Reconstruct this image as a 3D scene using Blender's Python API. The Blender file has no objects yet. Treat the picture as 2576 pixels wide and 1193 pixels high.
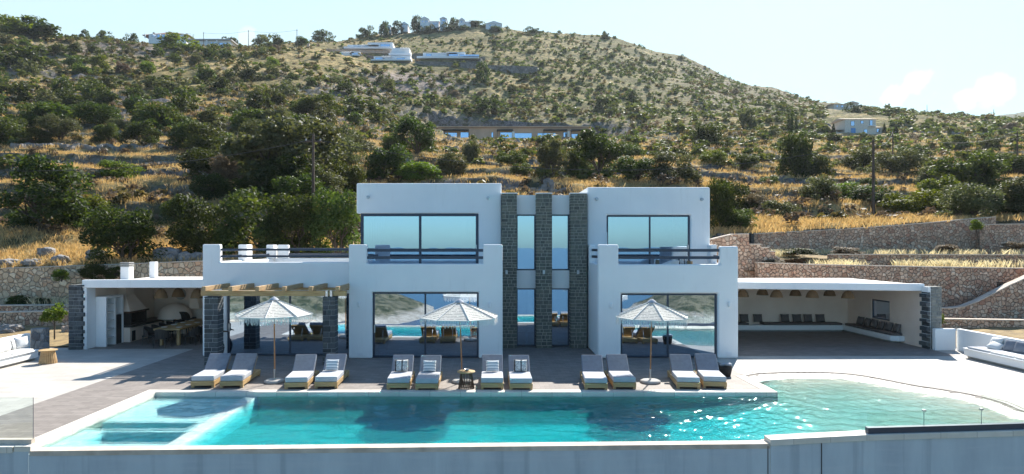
import bpy, bmesh, math, random
import numpy as np
from mathutils import Vector, Matrix
random.seed(7); RNG = np.random.default_rng(11)
S = bpy.context.scene
COL = S.collection
PI = math.pi
# ---------------------------------------------------------------- survey constants (photo measured at 2576 px width)
F, CX, HY, H = 1600.0, 1235.0, 620.0, 4.3
def P(x, y, d): return Vector(((x-CX)*d/F, d, H-(y-HY)*d/F))
def G(x, y, z=0.0):
    d = F*(H-z)/(y-HY); return Vector(((x-CX)*d/F, d, z))
def XW(x, d): return (x-CX)*d/F
def ZW(y, d): return H-(y-HY)*d/F
# ---------------------------------------------------------------- object helpers
def wloc(o):
    v = Vector((0,0,0))
    while o is not None: v += o.location; o = o.parent
    return v
def tag(o, label=None, cat=None, group=None, kind=None):
    if label: o['label'] = label
    if cat: o['category'] = cat
    if group: o['group'] = group
    if kind: o['kind'] = kind
    return o
def thing(name, label, cat, loc=(0,0,0), rz=0.0, group=None):
    o = bpy.data.objects.new(name, None); COL.objects.link(o)
    o.location = loc; o.rotation_euler = (0,0,rz); o.empty_display_size = .2
    return tag(o, label, cat, group)
def kids(o): return [c for c in ALLCH.get(o.name, [])]
ALLCH = {}
def setparent(o, p):
    o.parent = p; ALLCH.setdefault(p.name, []).append(o)
def dup(root, loc=None, rz=None, parent=None):
    c = root.copy(); COL.objects.link(c)
    if loc is not None: c.location = loc
    if rz is not None: c.rotation_euler = (0,0,rz)
    if parent is not None: setparent(c, parent)
    for k in kids(root): dup(k, parent=c)
    return c
class MB:
    """collects shapes, builds ONE mesh object"""
    def __init__(s): s.v = []; s.f = []
    def add(s, vs, fs):
        b = len(s.v); s.v += [tuple(v) for v in vs]; s.f += [tuple(b+i for i in f) for f in fs]; return s
    def box(s, x0, x1, y0, y1, z0, z1, M=None):
        vs = [Vector((x,y,z)) for z in (z0,z1) for y in (y0,y1) for x in (x0,x1)]
        if M is not None: vs = [M @ v for v in vs]
        return s.add(vs, [(0,2,3,1),(4,5,7,6),(0,1,5,4),(2,6,7,3),(0,4,6,2),(1,3,7,5)])
    def tube(s, p0, p1, r0, r1=None, n=8, cap=True):
        p0, p1 = Vector(p0), Vector(p1); r1 = r0 if r1 is None else r1
        d = (p1-p0).normalized(); a = d.orthogonal().normalized(); b = d.cross(a)
        vs = []
        for p, r in ((p0,r0),(p1,r1)):
            for i in range(n):
                t = 2*PI*i/n; vs.append(p + a*math.cos(t)*r + b*math.sin(t)*r)
        fs = [(i,(i+1)%n,n+(i+1)%n,n+i) for i in range(n)]
        if cap: fs += [tuple(range(n-1,-1,-1)), tuple(range(n,2*n))]
        return s.add(vs, fs)
    def path(s, pts, r, n=6):
        for a, b in zip(pts[:-1], pts[1:]): s.tube(a, b, r, r, n)
        return s
    def lathe(s, prof, n=20, c=(0,0,0), phase=0, cap=False):
        vs = []; m = len(prof)
        for r, z in prof:
            for i in range(n):
                t = 2*PI*i/n+phase; vs.append((c[0]+r*math.cos(t), c[1]+r*math.sin(t), c[2]+z))
        fs = [(j*n+i, j*n+(i+1)%n, (j+1)*n+(i+1)%n, (j+1)*n+i) for j in range(m-1) for i in range(n)]
        if cap: fs += [tuple(range(n-1,-1,-1)), tuple(range((m-1)*n, m*n))]
        return s.add(vs, fs)
    def prism(s, poly, z0, z1):
        n = len(poly)
        vs = [(x,y,z0) for x,y in poly]+[(x,y,z1) for x,y in poly]
        return s.add(vs, [tuple(range(n-1,-1,-1)), tuple(range(n,2*n))]+[(i,(i+1)%n,n+(i+1)%n,n+i) for i in range(n)])
    def slab(s, poly, y0, y1):  # polygon in XZ, extruded along Y
        n = len(poly)
        vs = [(x,y0,z) for x,z in poly]+[(x,y1,z) for x,z in poly]
        return s.add(vs, [tuple(range(n)), tuple(range(2*n-1,n-1,-1))]+[(i,n+i,n+(i+1)%n,(i+1)%n) for i in range(n)])
    def cells(s, rects, holes, y0, y1, axis='x'):
        xs = sorted({round(v,4) for r in rects+holes for v in r[:2]}); zs = sorted({round(v,4) for r in rects+holes for v in r[2:]})
        def inside(a, b, R): return any(r[0]-1e-5 <= a <= r[1]+1e-5 and r[2]-1e-5 <= b <= r[3]+1e-5 for r in R)
        nx, nz = len(xs)-1, len(zs)-1
        fl = [[inside((xs[i]+xs[i+1])/2, (zs[j]+zs[j+1])/2, rects) and not inside((xs[i]+xs[i+1])/2, (zs[j]+zs[j+1])/2, holes) for j in range(nz)] for i in range(nx)]
        idx = {}; vs = []; fs = []
        def V(i, j, k):
            key = (i,j,k)
            if key not in idx:
                idx[key] = len(vs); y = (y0,y1)[k]
                vs.append((xs[i], y, zs[j]) if axis == 'x' else (y, xs[i], zs[j]))
            return idx[key]
        g = lambda i, j: 0 <= i < nx and 0 <= j < nz and fl[i][j]
        for i in range(nx):
            for j in range(nz):
                if not fl[i][j]: continue
                fs += [(V(i,j,0),V(i+1,j,0),V(i+1,j+1,0),V(i,j+1,0)), (V(i,j,1),V(i,j+1,1),V(i+1,j+1,1),V(i+1,j,1))]
                if not g(i-1,j): fs.append((V(i,j,0),V(i,j+1,0),V(i,j+1,1),V(i,j,1)))
                if not g(i+1,j): fs.append((V(i+1,j,0),V(i+1,j,1),V(i+1,j+1,1),V(i+1,j+1,0)))
                if not g(i,j-1): fs.append((V(i,j,0),V(i,j,1),V(i+1,j,1),V(i+1,j,0)))
                if not g(i,j+1): fs.append((V(i,j+1,0),V(i+1,j+1,0),V(i+1,j+1,1),V(i,j+1,1)))
        return s.add(vs, fs)
    def build(s, name, mat, parent=None, bevel=0, seg=2, smooth=False, angle=35):
        me = bpy.data.meshes.new(name)
        off = wloc(parent) if parent is not None else Vector((0,0,0))
        me.from_pydata([tuple(Vector(v)-off) for v in s.v], [], s.f)
        bm = bmesh.new(); bm.from_mesh(me); bmesh.ops.recalc_face_normals(bm, faces=bm.faces); bm.to_mesh(me); bm.free()
        me.materials.append(mat)
        if smooth or bevel: me.polygons.foreach_set('use_smooth', [True]*len(me.polygons))
        o = bpy.data.objects.new(name, me); COL.objects.link(o)
        if parent is not None: setparent(o, parent)
        if bevel:
            m = o.modifiers.new('bevel','BEVEL'); m.width = bevel; m.segments = seg; m.limit_method = 'ANGLE'; m.angle_limit = math.radians(angle); m.harden_normals = False
            w = o.modifiers.new('wn','WEIGHTED_NORMAL'); w.keep_sharp = True
        return o
def npmesh(name, verts, quads, mat, parent=None, smooth=False, tris=False, attrs=None):
    me = bpy.data.meshes.new(name); n = len(quads); k = quads.shape[1]
    off = np.array(wloc(parent)) if parent is not None else np.zeros(3)
    me.vertices.add(len(verts)); me.vertices.foreach_set('co', (verts-off).astype(np.float32).ravel())
    me.loops.add(n*k); me.loops.foreach_set('vertex_index', quads.astype(np.int32).ravel())
    me.polygons.add(n); me.polygons.foreach_set('loop_start', np.arange(0,n*k,k,dtype=np.int32))
    try: me.polygons.foreach_set('loop_total', np.full(n,k,dtype=np.int32))
    except Exception: pass
    me.update(calc_edges=True)
    if smooth: me.polygons.foreach_set('use_smooth', np.ones(n,dtype=bool))
    if attrs:
        for an, av in attrs.items():
            a = me.attributes.new(an,'FLOAT','POINT'); a.data.foreach_set('value', av.astype(np.float32))
    me.materials.append(mat)
    o = bpy.data.objects.new(name, me); COL.objects.link(o)
    if parent is not None: setparent(o, parent)
    return o
# ---------------------------------------------------------------- materials
class N:
    def __init__(s, name):
        s.m = bpy.data.materials.new(name); s.m.use_nodes = True; s.t = s.m.node_tree; s.t.nodes.clear()
        s.out = s.n('ShaderNodeOutputMaterial')
    def n(s, typ, **kw):
        nd = s.t.nodes.new(typ)
        for k, v in kw.items():
            if k.startswith('i_'):
                key = k[2:]; key = int(key) if key.isdigit() else key.replace('_',' ')
                nd.inputs[key].default_value = v
            else: setattr(nd, k, v)
        return nd
    def l(s, a, b): s.t.links.new(a, b)
    def co(s, scale=(1,1,1), kind='Object'):
        tc = s.n('ShaderNodeTexCoord'); mp = s.n('ShaderNodeMapping'); mp.inputs['Scale'].default_value = scale
        s.l(tc.outputs[kind], mp.inputs[0]); return mp.outputs[0]
    def geo(s): return s.n('ShaderNodeNewGeometry')
    def noise(s, vec, scale, detail=4, rough=.55, dist=0):
        nd = s.n('ShaderNodeTexNoise'); nd.inputs['Scale'].default_value = scale; nd.inputs['Detail'].default_value = detail; nd.inputs['Roughness'].default_value = rough; nd.inputs['Distortion'].default_value = dist
        s.l(vec, nd.inputs['Vector']); return nd.outputs['Fac']
    def ramp(s, fac, stops, interp='LINEAR'):
        r = s.n('ShaderNodeValToRGB'); cr = r.color_ramp; cr.interpolation = interp
        while len(cr.elements) < len(stops): cr.elements.new(.5)
        for e, (p, c) in zip(cr.elements, stops): e.position = p; e.color = (c,c,c,1) if isinstance(c,(int,float)) else (*c,1)
        s.l(fac, r.inputs[0]); return r.outputs[0]
    def mix(s, fac, a, b, blend='MIX'):
        m = s.n('ShaderNodeMix', data_type='RGBA', blend_type=blend)
        for sock, v in ((m.inputs[0],fac),(m.inputs[6],a),(m.inputs[7],b)):
            if hasattr(v,'default_value') or hasattr(v,'links'): s.l(v, sock)
            else: sock.default_value = v if isinstance(v,(int,float)) else (*v,1)
        return m.outputs[2]
    def math(s, op, a, b=None, c=None):
        m = s.n('ShaderNodeMath', operation=op)
        for i, v in enumerate((a,b,c)):
            if v is None: continue
            if isinstance(v,(int,float)): m.inputs[i].default_value = v
            else: s.l(v, m.inputs[i])
        return m.outputs[0]
    def bump(s, h, strength=.3, dist=.02):
        b = s.n('ShaderNodeBump'); b.inputs['Strength'].default_value = strength; b.inputs['Distance'].default_value = dist; s.l(h, b.inputs['Height']); return b.outputs[0]
    def prin(s, color, rough=.7, normal=None, metallic=0, spec=.5, **kw):
        p = s.n('ShaderNodeBsdfPrincipled')
        if isinstance(color, tuple): p.inputs['Base Color'].default_value = (*color,1)
        else: s.l(color, p.inputs['Base Color'])
        if isinstance(rough,(int,float)): p.inputs['Roughness'].default_value = rough
        else: s.l(rough, p.inputs['Roughness'])
        p.inputs['Metallic'].default_value = metallic; p.inputs['Specular IOR Level'].default_value = spec
        if normal is not None: s.l(normal, p.inputs['Normal'])
        for k, v in kw.items(): p.inputs[k.replace('_',' ')].default_value = v
        return p.outputs[0]
    def done(s, sh): s.l(sh, s.out.inputs['Surface']); return s.m
def pm(name, c1, c2=None, scale=3, rough=.7, bump=0, bscale=30, metallic=0, spec=.5, stretch=(1,1,1), lo=.35, hi=.65, bd=.01):
    k = N(name); v = k.co(stretch)
    c2 = c2 or tuple(x*.8 for x in c1)
    col = k.mix(k.ramp(k.noise(v, scale, 5), [(lo,0.0),(hi,1.0)]), c1, c2)
    nm = k.bump(k.noise(v, bscale, 3), bump, bd) if bump else None
    return k.done(k.prin(col, rough, nm, metallic, spec))
M = {}
def mk_plaster():
    k = N('white_plaster'); v = k.co()
    col = k.mix(k.ramp(k.noise(v, .7, 5), [(.3,0.0),(.75,1.0)]), (.88,.88,.87), (.81,.815,.815))
    st = k.noise(k.co((2.2,2.2,.25)), 2.5, 6, .7)
    col = k.mix(k.math('MULTIPLY', k.ramp(st, [(.56,0.0),(.78,1.0)]), .35), col, (.66,.65,.62))
    h = k.math('ADD', k.noise(v, 55, 3), k.math('MULTIPLY', k.noise(v, 4, 3), 1.5))
    return k.done(k.prin(col, .85, k.bump(h, .25, .012), spec=.3))
M['white'] = mk_plaster()
M['cream'] = pm('bounce_tinted_plaster', (.92,.76,.64), (.86,.69,.57), 1.5, .9, .25, 45)  # peach tone puts the deck's warm bounce light into the wall colour
M['roofwhite'] = pm('roof_plaster', (.84,.80,.75), (.76,.71,.65), 1.2, .9, .1, 30)
M['frame'] = pm('anthracite_aluminium', (.05,.062,.09), (.045,.055,.08), 5, .4, metallic=.3)
M['wood'] = pm('pine_wood', (.50,.33,.16), (.38,.23,.10), 3, .65, .2, 30, stretch=(1,1,6))
M['woodx'] = pm('pine_wood_boards', (.52,.36,.17), (.36,.22,.09), 2.2, .6, .2, 14, stretch=(1,1,7))
M['woody'] = pm('rafter_wood', (.50,.34,.18), (.34,.22,.11), 4, .65, .2, 20, stretch=(5,.6,5))
M['darkwood'] = pm('dark_brown_wood', (.11,.055,.028), (.06,.03,.016), 6, .5, .15, 40)
M['polewood'] = pm('varnished_pole_wood', (.36,.17,.07), (.27,.12,.05), 6, .45)
M['fabric'] = pm('grey_canvas', (.19,.215,.26), (.16,.18,.22), 8, .95, .35, 160, spec=.1)
M['mattress'] = pm('light_grey_canvas', (.46,.47,.50), (.40,.41,.44), 5, .95, .35, 150, spec=.1)
M['taupe'] = pm('taupe_canvas', (.17,.145,.135), (.13,.115,.11), 8, .95, .3, 120, spec=.1)
M['whitefab'] = pm('white_canvas', (.74,.73,.71), (.66,.65,.63), 6, .95, .25, 90, spec=.1)
M['metal'] = pm('brushed_metal', (.5,.5,.52), (.42,.42,.44), 9, .35, metallic=.9)
M['black'] = pm('black_metal', (.02,.02,.022), (.03,.03,.03), 9, .5)
M['wicker'] = pm('wicker', (.30,.19,.10), (.15,.09,.045), 40, .8, .6, 90)
M['rattan'] = pm('dark_rattan', (.045,.038,.032), (.025,.02,.018), 30, .8, .6, 90)
M['soot'] = pm('sooty_brick', (.03,.026,.024), (.06,.045,.035), 14, .9, .5, 40)
M['darkstone'] = pm('dark_worktop', (.035,.03,.028), (.05,.045,.04), 10, .5)
M['concrete'] = pm('grey_cast_stone', (.42,.41,.39), (.34,.33,.32), 6, .9, .3, 40)
M['curtain'] = pm('white_curtain', (.7,.72,.74), (.55,.58,.62), 14, .9, .3, 20, stretch=(3,3,.1))
M['bark'] = pm('bark', (.10,.075,.055), (.05,.04,.03), 8, .95, .5, 30, stretch=(1,1,.3))
M['polegrey'] = pm('weathered_pole', (.12,.085,.065), (.07,.05,.04), 7, .9, .3, 25, stretch=(1,1,.2))
M['rock'] = pm('limestone_rock', (.34,.32,.30), (.17,.16,.155), 2.2, .95, .8, 6, bd=.08)
M['soil'] = pm('dry_soil', (.34,.24,.11), (.17,.12,.06), 2.5, .97, .8, 12, bd=.05)
M['coping'] = pm('wall_coping', (.62,.53,.44), (.46,.38,.31), 3, .9, .4, 18)
M['tile'] = pm('terracotta_tiles', (.36,.17,.11), (.27,.12,.08), 5, .8, .4, 12)
M['paletile'] = pm('pale_roof_tiles', (.60,.47,.36), (.48,.36,.28), 5, .8, .4, 12)
M['hillwhite'] = pm('hill_house_plaster', (.85,.85,.85), (.78,.78,.78), .6, .85)
M['hillbeige'] = pm('beige_render', (.70,.45,.31), (.60,.38,.26), .5, .85)
M['hillstone'] = pm('pale_stonework', (.80,.72,.62), (.58,.52,.45), 3.5, .9, .3, 6)
M['bluepaint'] = pm('blue_painted_door', (.08,.30,.62), (.07,.26,.55), 3, .5)
M['skin'] = pm('skin', (.35,.19,.13), (.31,.16,.11), 9, .6)
M['cloth'] = pm('black_cloth', (.015,.015,.018), (.02,.02,.022), 9, .95)
M['hair'] = pm('dark_hair', (.012,.009,.007), (.02,.014,.01), 40, .6)
M['whiteplate'] = pm('white_ceramic', (.75,.75,.75), (.7,.7,.7), 5, .3)
M['wire'] = pm('cable', (.03,.03,.03), (.05,.05,.05), 5, .7)
def mk_stone(name, cols, mortar_dark=(.14,.11,.09), scale=2.6):
    k = N(name); v = k.co()
    w = k.n('ShaderNodeMix', data_type='VECTOR'); w.inputs[0].default_value = .09
    nz = k.n('ShaderNodeTexNoise'); nz.inputs['Scale'].default_value = 2.2; k.l(v, nz.inputs['Vector'])
    k.l(v, w.inputs[4]); k.l(nz.outputs['Color'], w.inputs[5])
    vo = k.n('ShaderNodeTexVoronoi', feature='F1'); vo.inputs['Scale'].default_value = scale; vo.inputs['Randomness'].default_value = .9
    ve = k.n('ShaderNodeTexVoronoi', feature='DISTANCE_TO_EDGE'); ve.inputs['Scale'].default_value = scale; ve.inputs['Randomness'].default_value = .9
    k.l(w.outputs[1], vo.inputs['Vector']); k.l(w.outputs[1], ve.inputs['Vector'])
    sep = k.n('ShaderNodeSeparateColor'); k.l(vo.outputs['Color'], sep.inputs[0])
    n = len(cols); base = k.ramp(sep.outputs[0], [(i/(n-1), c) for i, c in enumerate(cols)])
    fine = k.noise(v, 14, 5, .65)
    base = k.mix(.75, base, k.mix(k.ramp(fine,[(.3,0.0),(.7,1.0)]), (.68,.64,.60), (1.25,1.22,1.18)), 'MULTIPLY')
    br = k.ramp(sep.outputs[1], [(0,.7),(1,1.15)])
    base = k.mix(1.0, base, br, 'MULTIPLY')
    edge = k.ramp(ve.outputs['Distance'], [(.012,0.0),(.042,1.0)])
    col = k.mix(edge, mortar_dark, base)
    hh = k.math('ADD', k.ramp(ve.outputs['Distance'], [(.0,0.0),(.11,1.0)]), k.math('MULTIPLY', fine, .35))
    return k.done(k.prin(col, .95, k.bump(hh, .9, .07), spec=.2))
PINK = [(.50,.28,.20),(.70,.53,.40),(.60,.40,.29),(.74,.60,.48),(.54,.33,.23),(.68,.54,.43)]
TAN = [(.66,.46,.31),(.80,.66,.48),(.74,.54,.36),(.82,.70,.53),(.64,.42,.28),(.78,.64,.48)]
M['wallpink'] = mk_stone('pink_rubble_masonry', PINK, (.20,.135,.105), 5.2)
M['walltan'] = mk_stone('tan_rubble_masonry', TAN, (.28,.21,.16), 3.8)
M['wallgrey'] = mk_stone('grey_rubble_masonry', [(.22,.22,.24),(.34,.33,.33),(.27,.26,.27)], (.30,.29,.29), 3.5)
M['drystone'] = mk_stone('hill_stonework', [(.20,.18,.17),(.30,.27,.25),(.24,.21,.19)], (.08,.07,.06), 1.2)
def mk_island(name, cols, rough=.85, bump=.5, bs=25):
    k = N(name); g = k.geo(); v = k.co()
    n = len(cols); col = k.ramp(g.outputs['Random Per Island'], [(i/(n-1),c) for i,c in enumerate(cols)])
    f = k.noise(v, 9, 5, .65)
    col = k.mix(.8, col, k.mix(k.ramp(f,[(.3,0.0),(.7,1.0)]), (.6,.6,.6), (1.25,1.25,1.2)), 'MULTIPLY')
    return k.done(k.prin(col, rough, k.bump(k.noise(v, bs, 4), bump, .02), spec=.3))
M['slate'] = mk_island('dark_green_slate_blocks', [(.09,.095,.085),(.16,.165,.14),(.12,.125,.115),(.20,.19,.155),(.10,.11,.095)])
M['slateblue'] = mk_island('blue_grey_stone_blocks', [(.06,.07,.085),(.11,.12,.13),(.08,.09,.10),(.05,.055,.06),(.13,.14,.14)])
M['slatepale'] = mk_island('pale_grey_stone_blocks', [(.20,.21,.20),(.28,.27,.24),(.16,.17,.17),(.24,.24,.22)])
M['mortar'] = pm('lime_mortar', (.40,.38,.33), (.30,.28,.24), 8, .95, .5, 40)
M['mortarpale'] = pm('pale_mortar', (.34,.35,.36), (.28,.29,.30), 8, .95, .5, 40)
def mk_glass(name, refl, tint):
    k = N(name)
    fr = k.n('ShaderNodeFresnel'); fr.inputs['IOR'].default_value = 1.5
    bf = k.math('SUBTRACT', 1.0, k.geo().outputs['Backfacing'])
    fac = k.math('MULTIPLY', bf, k.math('ADD', k.math('MULTIPLY', fr.outputs[0], 1-refl), refl))
    gl = k.n('ShaderNodeBsdfGlossy'); gl.inputs['Roughness'].default_value = .004; gl.inputs['Color'].default_value = ((.68,.83,1,1) if refl > .2 else (1,1,1,1))
    nz = k.noise(k.co(), .7, 2); k.l(k.bump(nz, .02, .1), gl.inputs['Normal'])
    tr = k.n('ShaderNodeBsdfTransparent'); tr.inputs['Color'].default_value = (*tint,1)
    mx = k.n('ShaderNodeMixShader'); k.l(fac, mx.inputs[0]); k.l(tr.outputs[0], mx.inputs[1]); k.l(gl.outputs[0], mx.inputs[2])
    return k.done(mx.outputs[0])
M['glass'] = mk_glass('solar_window_glass', .64, (.45,.5,.58))
M['rail_glass'] = mk_glass('clear_balustrade_glass', .03, (.93,.97,.96))
def mk_paver(name, c1, c2, mort, bw=.3, bh=.15, wear=.25):
    k = N(name); v = k.co((1,1,1))
    b = k.n('ShaderNodeTexBrick'); b.inputs['Scale'].default_value = 1; b.inputs['Brick Width'].default_value = bw; b.inputs['Row Height'].default_value = bh; b.inputs['Mortar Size'].default_value = .006
    b.inputs['Color1'].default_value = (*c1,1); b.inputs['Color2'].default_value = (*c2,1); b.inputs['Mortar'].default_value = (*mort,1); k.l(v, b.inputs['Vector'])
    col = k.mix(wear, b.outputs['Color'], k.mix(k.ramp(k.noise(v, .8, 6, .65),[(.35,0.0),(.65,1.0)]), (.62,.6,.58), (1.2,1.2,1.2)), 'MULTIPLY')
    col = k.mix(.5, col, k.mix(k.ramp(k.noise(k.co((.25,2.5,1)), 1.5, 5, .7),[(.35,0.0),(.65,1.0)]), (.85,.84,.83), (1.08,1.08,1.07)), 'MULTIPLY')
    h = k.math('ADD', k.math('MULTIPLY', b.outputs['Fac'], -1.0), k.math('MULTIPLY', k.noise(v, 25, 4), .6))
    return k.done(k.prin(col, .72, k.bump(h, .3, .01), spec=.35))
M['paver'] = mk_paver('rose_grey_pavers', (.205,.178,.162), (.275,.24,.218), (.155,.135,.12))
M['palepave'] = mk_paver('pale_sand_pavers', (.43,.40,.365), (.50,.465,.425), (.33,.30,.27), .6, .3)
M['copestone'] = mk_paver('pool_coping_stone', (.66,.60,.52), (.72,.67,.60), (.40,.36,.31), .9, 5, .3)
def mk_leaf(name, c1, c2, trans, rim=.35):
    k = N(name); g = k.geo(); oi = k.n('ShaderNodeObjectInfo')
    col = k.mix(g.outputs['Random Per Island'], c1, c2)
    cl = k.noise(k.co(), 5.5, 3)
    col = k.mix(.7, col, k.mix(k.ramp(cl,[(.35,0.0),(.65,1.0)]), (.6,.65,.6), (1.35,1.25,1.1)), 'MULTIPLY')
    hv = k.n('ShaderNodeHueSaturation'); k.l(col, hv.inputs['Color'])
    k.l(k.math('ADD', k.math('MULTIPLY', oi.outputs['Random'], .05), .475), hv.inputs['Hue'])
    k.l(k.math('ADD', k.math('MULTIPLY', oi.outputs['Random'], .45), .78), hv.inputs['Value'])
    d = k.prin(hv.outputs[0], .6, spec=.25)
    t = k.n('ShaderNodeBsdfTranslucent'); tc = k.mix(1.0, hv.outputs[0], trans, 'MULTIPLY'); k.l(tc, t.inputs[0])
    m = k.n('ShaderNodeMixShader'); m.inputs[0].default_value = rim; k.l(d, m.inputs[1]); k.l(t.outputs[0], m.inputs[2])
    return k.done(m.outputs[0])
M['leafdark'] = mk_leaf('dark_mastic_leaves', (.018,.030,.009), (.052,.068,.017), (2.1,2.2,.8))
M['leafolive'] = mk_leaf('olive_grey_leaves', (.055,.065,.034), (.115,.12,.062), (1.7,1.7,.9))
M['leafbright'] = mk_leaf('fresh_green_leaves', (.055,.085,.014), (.13,.155,.024), (1.9,2.0,.6))
M['leafmid'] = mk_leaf('mid_green_leaves', (.030,.050,.014), (.075,.092,.024), (2.0,2.0,.7))
M['scrub'] = mk_leaf('phrygana_scrub', (.080,.080,.030), (.21,.175,.075), (1.5,1.4,.85))
M['scrubdry'] = mk_leaf('grey_brown_scrub', (.11,.085,.06), (.18,.14,.098), (1.2,1.1,.9))
M['grass'] = mk_leaf('golden_dry_grass', (.54,.385,.17), (.68,.54,.30), (1.2,1.1,.75), .4)
M['palegrass'] = mk_leaf('bleached_grass', (.62,.52,.36), (.70,.64,.50), (1.2,1.15,.95), .4)

M['farleaf'] = mk_leaf('hill_bush_leaves', (.048,.074,.020), (.125,.145,.042), (1.6,1.6,.8))
# ================================================================ TERRAIN
TX = np.array([-700,-300,0,150,350,600,800,1000,1200,1350,1500,1700,1900,2100,2300,2450,2600,2900,3400], float)
TD = np.array([36,45,60,80,110,150,200,260,330,400,520], float)
TY = np.array([
 [690,610,520,440,360,280,200,130, 90, 60, 90],   # -700
 [680,600,500,410,325,240,150, 75, 42, 60,110],   # -300
 [676,602,495,405,322,240,148, 58, 66, 90,140],   # 0
 [672,600,490,400,322,245,172,100, 95,105,150],   # 150
 [668,600,495,405,328,252,182,124,104,114,150],   # 350
 [664,600,500,412,335,262,192,138,119,128,160],   # 600
 [655,600,505,418,350,282,212,150,112,106,150],   # 800
 [650,600,505,428,376,330,292,196,122, 84,110],   # 1000
 [650,600,505,435,392,366,357,205,128, 66,100],   # 1200
 [650,600,500,440,398,368,357,228,140, 76, 95],   # 1350
 [640,595,495,440,402,370,356,246,160, 88,100],   # 1500
 [625,590,500,440,400,362,318,262,196,142,150],   # 1700
 [606,588,530,462,405,362,322,282,248,218,225],   # 1900
 [590,578,530,468,420,372,326,284,266,262,280],   # 2100
 [575,567,530,468,418,368,328,294,288,296,330],   # 2300
 [566,560,526,464,412,362,326,300,298,310,350],   # 2450
 [566,558,515,458,408,358,326,304,302,315,360],   # 2600
 [566,556,510,452,402,354,326,304,302,315,360],   # 2900
 [566,556,510,452,402,354,326,304,302,315,360]], float)
# extra ring at 210 m: steep cut behind the long beige house
_c = TY[:,6]*.83+TY[:,7]*.17; _c[8], _c[9], _c[10] = 310, 311, 314
TY = np.insert(TY, 7, _c, axis=1); TD = np.insert(TD, 7, 210.)

def by(xs, d):
    xs = np.clip(np.asarray(xs,float), TX[0], TX[-1]); d = np.clip(np.asarray(d,float), TD[0], TD[-1])
    i = np.clip(np.searchsorted(TX, xs)-1, 0, len(TX)-2); fx = (xs-TX[i])/(TX[i+1]-TX[i]); fx = fx*fx*(3-2*fx)*.5+fx*.5
    j = np.clip(np.searchsorted(TD, d)-1, 0, len(TD)-2); fd = (np.log(d)-np.log(TD[j]))/(np.log(TD[j+1])-np.log(TD[j]))
    return (TY[i,j]*(1-fx)+TY[i+1,j]*fx)*(1-fd)+(TY[i,j+1]*(1-fx)+TY[i+1,j+1]*fx)*fd
def hsh(i, j, s=0):
    v = np.sin(i*127.1+j*311.7+s*74.7)*43758.5453; return v-np.floor(v)
def vn(x, y, s=0):
    i, j = np.floor(x), np.floor(y); a, b = x-i, y-j; a = a*a*(3-2*a); b = b*b*(3-2*b)
    return (hsh(i,j,s)*(1-a)+hsh(i+1,j,s)*a)*(1-b)+(hsh(i,j+1,s)*(1-a)+hsh(i+1,j+1,s)*a)*b
def fbm(x, y, o=4, s=0):
    r = 0; a = .5; t = 0
    for k in range(o): r = r+a*vn(x*2**k, y*2**k, s+k); t += a; a *= .55
    return r/t
def sstep(a, b, x): t = np.clip((x-a)/(b-a),0,1); return t*t*(3-2*t)
# pads levelled for the hillside buildings (x0,x1,d, z)
PADS = [(1088,1500,195.6,205,353,196),(2085,2232,185.5,194,340,186),(862,1000,311.6,322,125,312),(975,1040,299.6,308,141,300),(930,974,289.6,298,152,290),(1041,1046,289.6,298,156,290),(830,912,295.6,306,142,296),(1048,1210,299.6,310,147,300)]
def pads(xs, Y, z):
    for (x0,x1,d0,d1,yb,d) in PADS:
        w = sstep(x0-14,x0,xs)*(1-sstep(x1,x1+14,xs))*sstep(d0-2.5,d0,Y)*(1-sstep(d1,d1+6,Y))
        z = z*(1-w)+ZW(yb,d)*w
    return z
def terr_amt(xs, Y):
    a = .72*sstep(38,52,Y)*(1-sstep(190,330,Y))
    a = a*(1-.45*sstep(1500,1900,xs)*sstep(100,200,Y))
    return a
def height(X, Y):
    X = np.asarray(X,float); Y = np.asarray(Y,float); Yc = np.maximum(Y, 30)
    xs = CX+X*F/Yc
    z = H-(by(xs, Yc)-HY)*np.minimum(Yc, TD[-1])/F
    z = z-np.maximum(Yc-TD[-1],0)*.35
    z = z+(fbm(X/30,Y/30,3,3)-.5)*np.clip((Yc-60)*.03,0,5)
    Sx = 1.7+.9*vn(X/90,Y/90,9)
    t = z/Sx+1.6*fbm(X/26,Y/26,3,5)+ .25*vn(X/5,Y/5,8)
    fr = t-np.floor(t)
    zt = (np.floor(t)+sstep(.80,.96,fr)-t+.5)*Sx
    z = z+zt*terr_amt(xs,Yc)*np.clip(fbm(X/45,Y/18,2,21)*2.6-.45,0,1)
    z = z+(fbm(X/3.1,Y/3.1,4,14)-.5)*np.clip(.25+Yc*.008,0,1.6)*sstep(36,40,Yc)
    return pads(xs, Yc, z)
def ground(x, y):
    """world point of the slope seen at photo pixel (x,y)"""
    d = np.exp(np.linspace(math.log(36.5), math.log(400), 500)); yy = by(np.full_like(d,x), d)
    k = np.argmax(yy <= y) if (yy <= y).any() else int(np.argmin(yy))
    dd = float(d[k]); X = XW(x,dd); return Vector((X, dd, float(height(X,dd))))
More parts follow.
